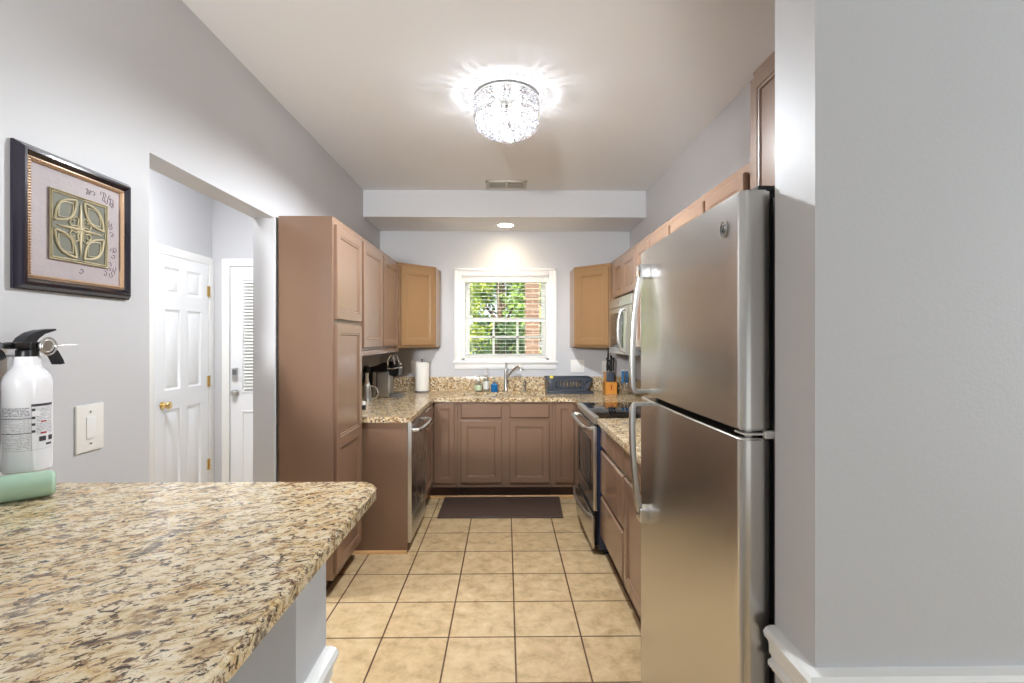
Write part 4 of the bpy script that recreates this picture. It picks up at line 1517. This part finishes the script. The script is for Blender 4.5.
def frame_sweep(b, prof, ya, yb, za, zb):
    """prof = [(inset, out_from_wall)]"""
    t = bmesh.new()
    rings = []
    for ins, o in prof:
        rings.append([t.verts.new((WL + o, y, z_)) for y, z_ in ((ya + ins, za + ins), (yb - ins, za + ins), (yb - ins, zb - ins), (ya + ins, zb - ins))])
    for a, c in zip(rings, rings[1:]):
        for k in range(4):
            t.faces.new((a[k], a[(k + 1) % 4], c[(k + 1) % 4], c[k]))
    bmesh.ops.recalc_face_normals(t, faces=t.faces)
    b._merge(t)


b = B()
frame_sweep(b, [(0, 0.0005), (0, 0.008), (0.004, 0.012), (0.008, 0.019), (0.014, 0.025), (0.020, 0.026), (0.025, 0.021), (0.030, 0.017), (0.032, 0.015), (0.032, 0.0005), (0, 0.0005)], fy0, fy1, fz0, fz1)
b.build('frame', M['frame_dk'], pc)
b = B()
I = 0.044
frame_sweep(b, [(0.031, 0.010), (0.031, 0.016), (0.034, 0.017), (0.039, 0.016), (0.042, 0.013), (0.042, 0.008)], fy0, fy1, fz0, fz1)
a0, a1, c0, c1 = fy0 + 0.036, fy1 - 0.036, fz0 + 0.036, fz1 - 0.036
st = 0.0075
n_ = int((a1 - a0) / st)
for k in range(n_ + 1):
    y = a0 + (a1 - a0) * k / n_
    z2 = c0 + (c1 - c0) * k / n_
    for q in ((y, c0), (y, c1), (a0, z2), (a1, z2)):
        b.ball((WL + 0.017, q[0], q[1]), 0.0032, 1)
b.build('beaded_edge', M['frame_gold'], pc)
B().box(WL + 0.0005, WL + 0.009, fy0 + 0.03, fy1 - 0.03, fz0 + 0.03, fz1 - 0.03).build('mat_board', M['mauve'], pc)
# embossed scrolls on the mat, right part
rnd = random.Random(3)
for k in range(26):
    if k % 2:
        yy, zz = rnd.uniform(fy1 - 0.092, fy1 - 0.062), rnd.uniform(fz0 + 0.07, fz1 - 0.07)
    else:
        yy, zz = rnd.uniform(fy0 + 0.20, fy1 - 0.07), rnd.choice((rnd.uniform(fz0 + 0.058, fz0 + 0.082), rnd.uniform(fz1 - 0.085, fz1 - 0.062)))
    a = rnd.uniform(0, 6)
    s = rnd.choice((-1, 1))
    B().tube([(WL + 0.0092, yy + 0.010 * (1 - q / 9) * math.cos(a + s * q * 0.75), zz + 0.010 * (1 - q / 9) * math.sin(a + s * q * 0.75)) for q in range(8)], 0.0011, 5).build('embossed_scroll', M['mauvedk'], pc)
# recessed medallion
m0, m1, n0, n1 = 1.377, 1.572, 1.664, 1.858
b = B()
b.box(WL + 0.006, WL + 0.011, m0, m1, n0, n1)
b.build('relief_ground', M['reliefdk'], pc)
b = B()
mc, nc = (m0 + m1) / 2, (n0 + n1) / 2
hw = (m1 - m0) / 2
hh_ = (n1 - n0) / 2


def rp(u, v_):
    return (WL + 0.0125, mc + u * hw, nc + v_ * hh_)


b.tube([rp(-1, -1), rp(1, -1), rp(1, 1), rp(-1, 1)], 0.003, 6, closed=True)
b.tube([rp(-.93, -.93), rp(.93, -.93), rp(.93, .93), rp(-.93, .93)], 0.0016, 6, closed=True)
for su, sv in ((1, 1), (-1, -1), (1, -1), (-1, 1)):
    # leaf (vesica) in each quarter, running between the middles of two sides
    for bul in (0.25, -0.25):
        pp = []
        for k in range(13):
            f_ = k / 12
            u0, v0 = 0.14 + 0.72 * f_, 0.86 - 0.72 * f_
            off = bul * math.sin(PI * f_)
            pp.append(rp(su * (u0 + off * 0.72), sv * (v0 + off * 0.72)))
        b.tube(pp, 0.0034, 6)
    for bul in (0.16, -0.16):
        pp = []
        for k in range(9):
            f_ = k / 8
            u0, v0 = 0.26 + 0.48 * f_, 0.74 - 0.48 * f_
            off = bul * math.sin(PI * f_)
            pp.append(rp(su * (u0 + off), sv * (v0 + off)))
        b.tube(pp, 0.0016, 5)
    b.tube([rp(su * 0.14, sv * 0.94), rp(su * 0.5, sv * 0.95), rp(su * 0.94, sv * 0.95), rp(su * 0.95, sv * 0.5), rp(su * 0.94, sv * 0.14)], 0.0018, 6)
    # inner curled petals
    b.tube([rp(su * q[0], sv * q[1]) for q in ((0.02, 0.02), (0.16, 0.10), (0.32, 0.07), (0.38, 0.18), (0.30, 0.27), (0.22, 0.22))], 0.0026, 6)
    b.tube([rp(su * q[1], sv * q[0]) for q in ((0.02, 0.02), (0.16, 0.10), (0.32, 0.07), (0.38, 0.18), (0.30, 0.27))], 0.0026, 6)
for du, dv in ((1, 0), (-1, 0), (0, 1), (0, -1)):
    b.tube([rp(0, 0), rp(du * 0.45, dv * 0.45), rp(du * 0.80, dv * 0.80)], [0.0045, 0.004, 0.001], 6)
b.ball(rp(0, 0), 0.006, 2)
b.build('relief_pattern', M['relief'], pc)

# fire extinguisher, hanging on the left wall above the bar
ex, ey = -1.195, 1.247
e = thing('fire_extinguisher', 'white fire extinguisher with black lever hanging on the left wall over the bar', 'fire extinguisher', (ex, ey, 1.112))
R = 0.047
b = B()
b.lathe([(0, 0.004), (0.030, 0.0), (0.043, 0.0), (0.047, 0.005), (R, 0.012), (R, 0.205), (0.0478, 0.222), (0.0435, 0.236), (0.036, 0.248), (0.028, 0.257), (0.026, 0.264), (0.026, 0.284), (0, 0.284)], (ex, ey, 1.112), 48)
b.build('cylinder', M['extw'], e)
b = B()
b.box(WL, WL + 0.006, ey - 0.02, ey + 0.02, 1.18, 1.42, 0.002)
b.box(WL + 0.004, ex - 0.02, ey - 0.012, ey + 0.012, 1.395, 1.402, 0.001)
b.build('wall_bracket', M['satin'], e)
# valve: axis of levers along y (parallel to wall)
b = B()
b.lathe([(0, 0.283), (0.022, 0.283), (0.022, 0.300), (0.016, 0.304), (0.016, 0.318), (0, 0.318)], (ex, ey, 1.112), 24)
b.box(ex - 0.014, ex + 0.014, ey - 0.045, ey + 0.040, 1.415, 1.432, 0.004)
b.build('valve', M['black'], e)
b = B()
# upper lever rises toward the far end
pr = [(ey - 0.0258, 1.4303), (ey - 0.0172, 1.4424), (ey + 0.0043, 1.4561), (ey + 0.0301, 1.4630), (ey + 0.0645, 1.4664), (ey + 0.0654, 1.4621), (ey + 0.0344, 1.4527), (ey + 0.0172, 1.4406), (ey + 0.0086, 1.4286), (ey - 0.0172, 1.4269)]
b.extr(pr, ex - 0.013, ex + 0.013, 'x')
b.build('top_lever', M['extk'], e)
b = B()
pr = [(ey + 0.0301, 1.4269), (ey + 0.0533, 1.4234), (ey + 0.0731, 1.4071), (ey + 0.0877, 1.3839), (ey + 0.0912, 1.3736), (ey + 0.0791, 1.3718), (ey + 0.0688, 1.3908), (ey + 0.0516, 1.4097), (ey + 0.0301, 1.4148)]
b.extr(pr, ex - 0.012, ex + 0.012, 'x')
b.build('carry_handle', M['extk'], e)
b = B()
cg = (ex + 0.020, ey + 0.022, 1.421)
b.lathe([(0, 0.0), (0.016, 0.0), (0.018, 0.003), (0.018, 0.010), (0.015, 0.012), (0.013, 0.009), (0, 0.009)], cg, 28, 'x')
b.tube([(cg[0] + 0.012, cg[1] + 0.022 * math.cos(a * PI / 10), cg[2] + 0.022 * math.sin(a * PI / 10)) for a in range(20)], 0.0022, 6, closed=True)
b.tube([(cg[0] + 0.004, cg[1] + 0.02, cg[2]), (cg[0] + 0.006, cg[1] + 0.085, cg[2] + 0.003)], 0.0010, 6)
b.build('gauge_and_pin', M['satin'], e, label='round gauge with ring pin')
b = B()
b.tube([(ex, ey - 0.03, 1.424), (ex + 0.005, ey - 0.070, 1.424), (ex + 0.008, ey - 0.080, 1.424)], [0.007, 0.007, 0.010], 14)
b.build('nozzle', M['black'], e)
B().tube([(ex - 0.020, ey - 0.045, 1.405), (ex - 0.030, ey - 0.075, 1.390), (ex - 0.036, ey - 0.095, 1.35), (ex - 0.040, ey - 0.10, 1.28), (ex - 0.040, ey - 0.10, 1.22)], [0.016, 0.017, 0.017, 0.016, 0.014], 12).build('hose', M['extk'], e)
# printed label on the camera-side of the cylinder: rules, text rows, pictogram squares
RL = R + 0.0006


def lab_patch(b, a0, a1, z0, z1):
    n = max(1, int(abs(a1 - a0) / 8))
    for k in range(n):
        p = math.radians(a0 + (a1 - a0) * k / n)
        q = math.radians(a0 + (a1 - a0) * (k + 1) / n)
        b.quad((ex + RL * math.cos(p), ey + RL * math.sin(p), z0), (ex + RL * math.cos(q), ey + RL * math.sin(q), z0),
               (ex + RL * math.cos(q), ey + RL * math.sin(q), z1), (ex + RL * math.cos(p), ey + RL * math.sin(p), z1))


bk, bg_ = B(), B()
rnd = random.Random(11)
A0, A1, AM = -115, 22, -38     # label spans these bearings; the middle rule at AM
zt = 1.276
lab_patch(bk, AM, A1, zt - 0.002, zt + 0.004)
for z_ in (1.246, 1.210):
    lab_patch(bk, A0, AM, z_ - 0.001, z_ + 0.0008)
lab_patch(bg_, A0, A1, 1.1680, 1.1686)
lab_patch(bg_, AM - 0.4, AM + 0.4, 1.168, zt)
for z_ in (1.266, 1.2465, 1.230, 1.213):
    lab_patch(bk, AM + 1, AM + 9, z_ - 0.003, z_ + 0.003)
z_ = zt - 0.006
while z_ > 1.172:
    a = A0 + 2
    while a < AM - 5:
        w2 = rnd.uniform(3, 12)
        if rnd.random() < 0.85:
            lab_patch(bg_, a, min(a + w2, AM - 3), z_, z_ + (0.0022 if z_ > 1.25 else 0.0009))
        a += w2 + 2
    a = AM + 12
    while a < A1 - 3:
        w2 = rnd.uniform(3, 10)
        if z_ > 1.205 and rnd.random() < 0.85:
            lab_patch(bg_ if rnd.random() < 0.7 else bk, a, min(a + w2, A1 - 1), z_, z_ + 0.0009)
        a += w2 + 2
    z_ -= 0.0036
for z_ in (1.234, 1.2055):
    br_ = B()
    lab_patch(br_, AM + 22, AM + 38, z_, z_ + 0.0035)
    br_.build('label_red_print', M['inkred'], e, label='short red word', smooth=False)
for a in (-20, 6):
    lab_patch(bk, a, a + 18, 1.187, 1.199)
lab_patch(bk, -2, 18, 1.176, 1.181)
bk.build('label_black_print', M['ink'], e, label='black rules and pictogram squares of the printed label', smooth=False)
bg_.build('label_small_print', M['inkgrey'], e, label='rows of tiny grey print', smooth=False)

# mint green tube lying on the bar
b = B()
P0, P1 = Vector((-1.215, 1.075, 1.098)), Vector((-1.075, 1.192, 1.098))
d = (P1 - P0).normalized()
P0 = P1 - d * 0.185
r_ = 0.0305
b.tube([P0, P0 + d * 0.004, P0 + d * 0.012, P1 - d * 0.016, P1 - d * 0.006, P1], [r_ * 0.85, r_ * 0.96, r_, r_, r_ * 0.93, r_ * 0.72], 32)
mt = b.build('mint_canister', M['mint'], label='pale mint green rounded tube lying on the bar under the extinguisher', cat='canister')
B().ball((-1.082, 1.158, 1.086), 0.004, 2).build('button', M['satin'], mt)

# ---------------------------------------------------------------- outside the window
B().box(-14, 14, 5.2, 26, -0.35, -0.30).build('lawn', M['grass'], label='lawn and ground outside the kitchen window', cat='grass', kind='stuff')
B().box(0.29, 0.50, 7.2, 7.5, -0.30, 3.6).build('brick_pillar', M['brick'], label='reddish brick pillar standing outside the window at the right', cat='pillar')


def tree(lab, x, y, hgt, cr, n, m, seed, size, low=0.3, nm='tree'):
    rd = random.Random(seed)
    t = thing(nm, lab, 'tree', (x, y, -0.3), 'trees and bushes outside the window')
    b = B()
    b.tube([(x, y, -0.285), (x + 0.05, y, hgt * 0.3), (x - 0.04, y + 0.05, hgt * 0.7), (x, y, hgt * 0.9)], [0.11, 0.09, 0.06, 0.02], 10)
    for k in range(7):
        a = rd.uniform(0, 6.28)
        z0 = hgt * rd.uniform(0.25, 0.6)
        b.tube([(x, y, z0), (x + cr * 0.35 * math.cos(a), y + cr * 0.35 * math.sin(a), z0 + 0.35), (x + cr * 0.75 * math.cos(a), y + cr * 0.75 * math.sin(a), z0 + 0.9)], [0.045, 0.03, 0.01], 7)
    b.build('trunk', M['bark'], t)
    b = B()
    bm = b.bm
    cl_ = []
    for k in range(46):
        th, ph_ = rd.uniform(0, 6.28), rd.uniform(-1, 1)
        rr = cr * rd.uniform(0.35, 1.0)
        cl_.append(Vector((x + rr * math.cos(th) * math.sqrt(1 - ph_ * ph_ * 0.8), y + rr * math.sin(th) * math.sqrt(1 - ph_ * ph_ * 0.8), low + (hgt - low) * (0.5 + 0.5 * ph_))))
    for k in range(n):
        c = rd.choice(cl_)
        p = c + Vector((rd.gauss(0, 0.22), rd.gauss(0, 0.22), rd.gauss(0, 0.20))) * cr * 0.55
        hv = Vector((p.x - x, p.y - y, 0))
        if hv.length > cr:
            hv *= rd.uniform(0.6, 1.0) * cr / hv.length
            p = Vector((x + hv.x, y + hv.y, p.z))
        p.z = max(p.z, low - 0.05)
        q = Vector((rd.gauss(0, 1), rd.gauss(0, 1), rd.gauss(0, 1))).normalized()
        r2_ = q.cross(Vector((rd.gauss(0, 1), rd.gauss(0, 1), rd.gauss(0, 1)))).normalized()
        s = size * rd.uniform(0.6, 1.3)
        bm.faces.new([bm.verts.new(p - q * s), bm.verts.new(p + r2_ * s * 0.45), bm.verts.new(p + q * s), bm.verts.new(p - r2_ * s * 0.45)])
    b.build('foliage', m, t, smooth=False)
    return t


tree('sunlit yellow-green tree seen at the left of the window', -1.1, 8.2, 3.6, 0.9, 4600, M['leafA'], 1, 0.055, 0.9)
tree('yellow-green tree rising behind the brick pillar', 1.15, 9.2, 3.8, 0.8, 4200, M['leafA'], 2, 0.055, 0.6)
tree('mid green tree in the middle of the window view', -0.15, 12.7, 4.0, 1.25, 5200, M['leafB'], 3, 0.075, 0.3)
tree('dark green bush low in the window view', -0.2, 10.4, 1.75, 0.8, 4200, M['leafC'], 4, 0.055, -0.1, 'bush')
tree('dark evergreen tree far behind on the left', -2.3, 16.6, 5.4, 2.0, 4600, M['leafC'], 5, 0.12, 0.2)
tree('dark evergreen tree far behind on the right', 2.4, 16.8, 5.2, 2.1, 4600, M['leafC'], 6, 0.12, 0.2)
tree('broad green tree far behind the window, centre', -0.1, 21.5, 6.4, 2.4, 5200, M['leafB'], 7, 0.14, 0.2)
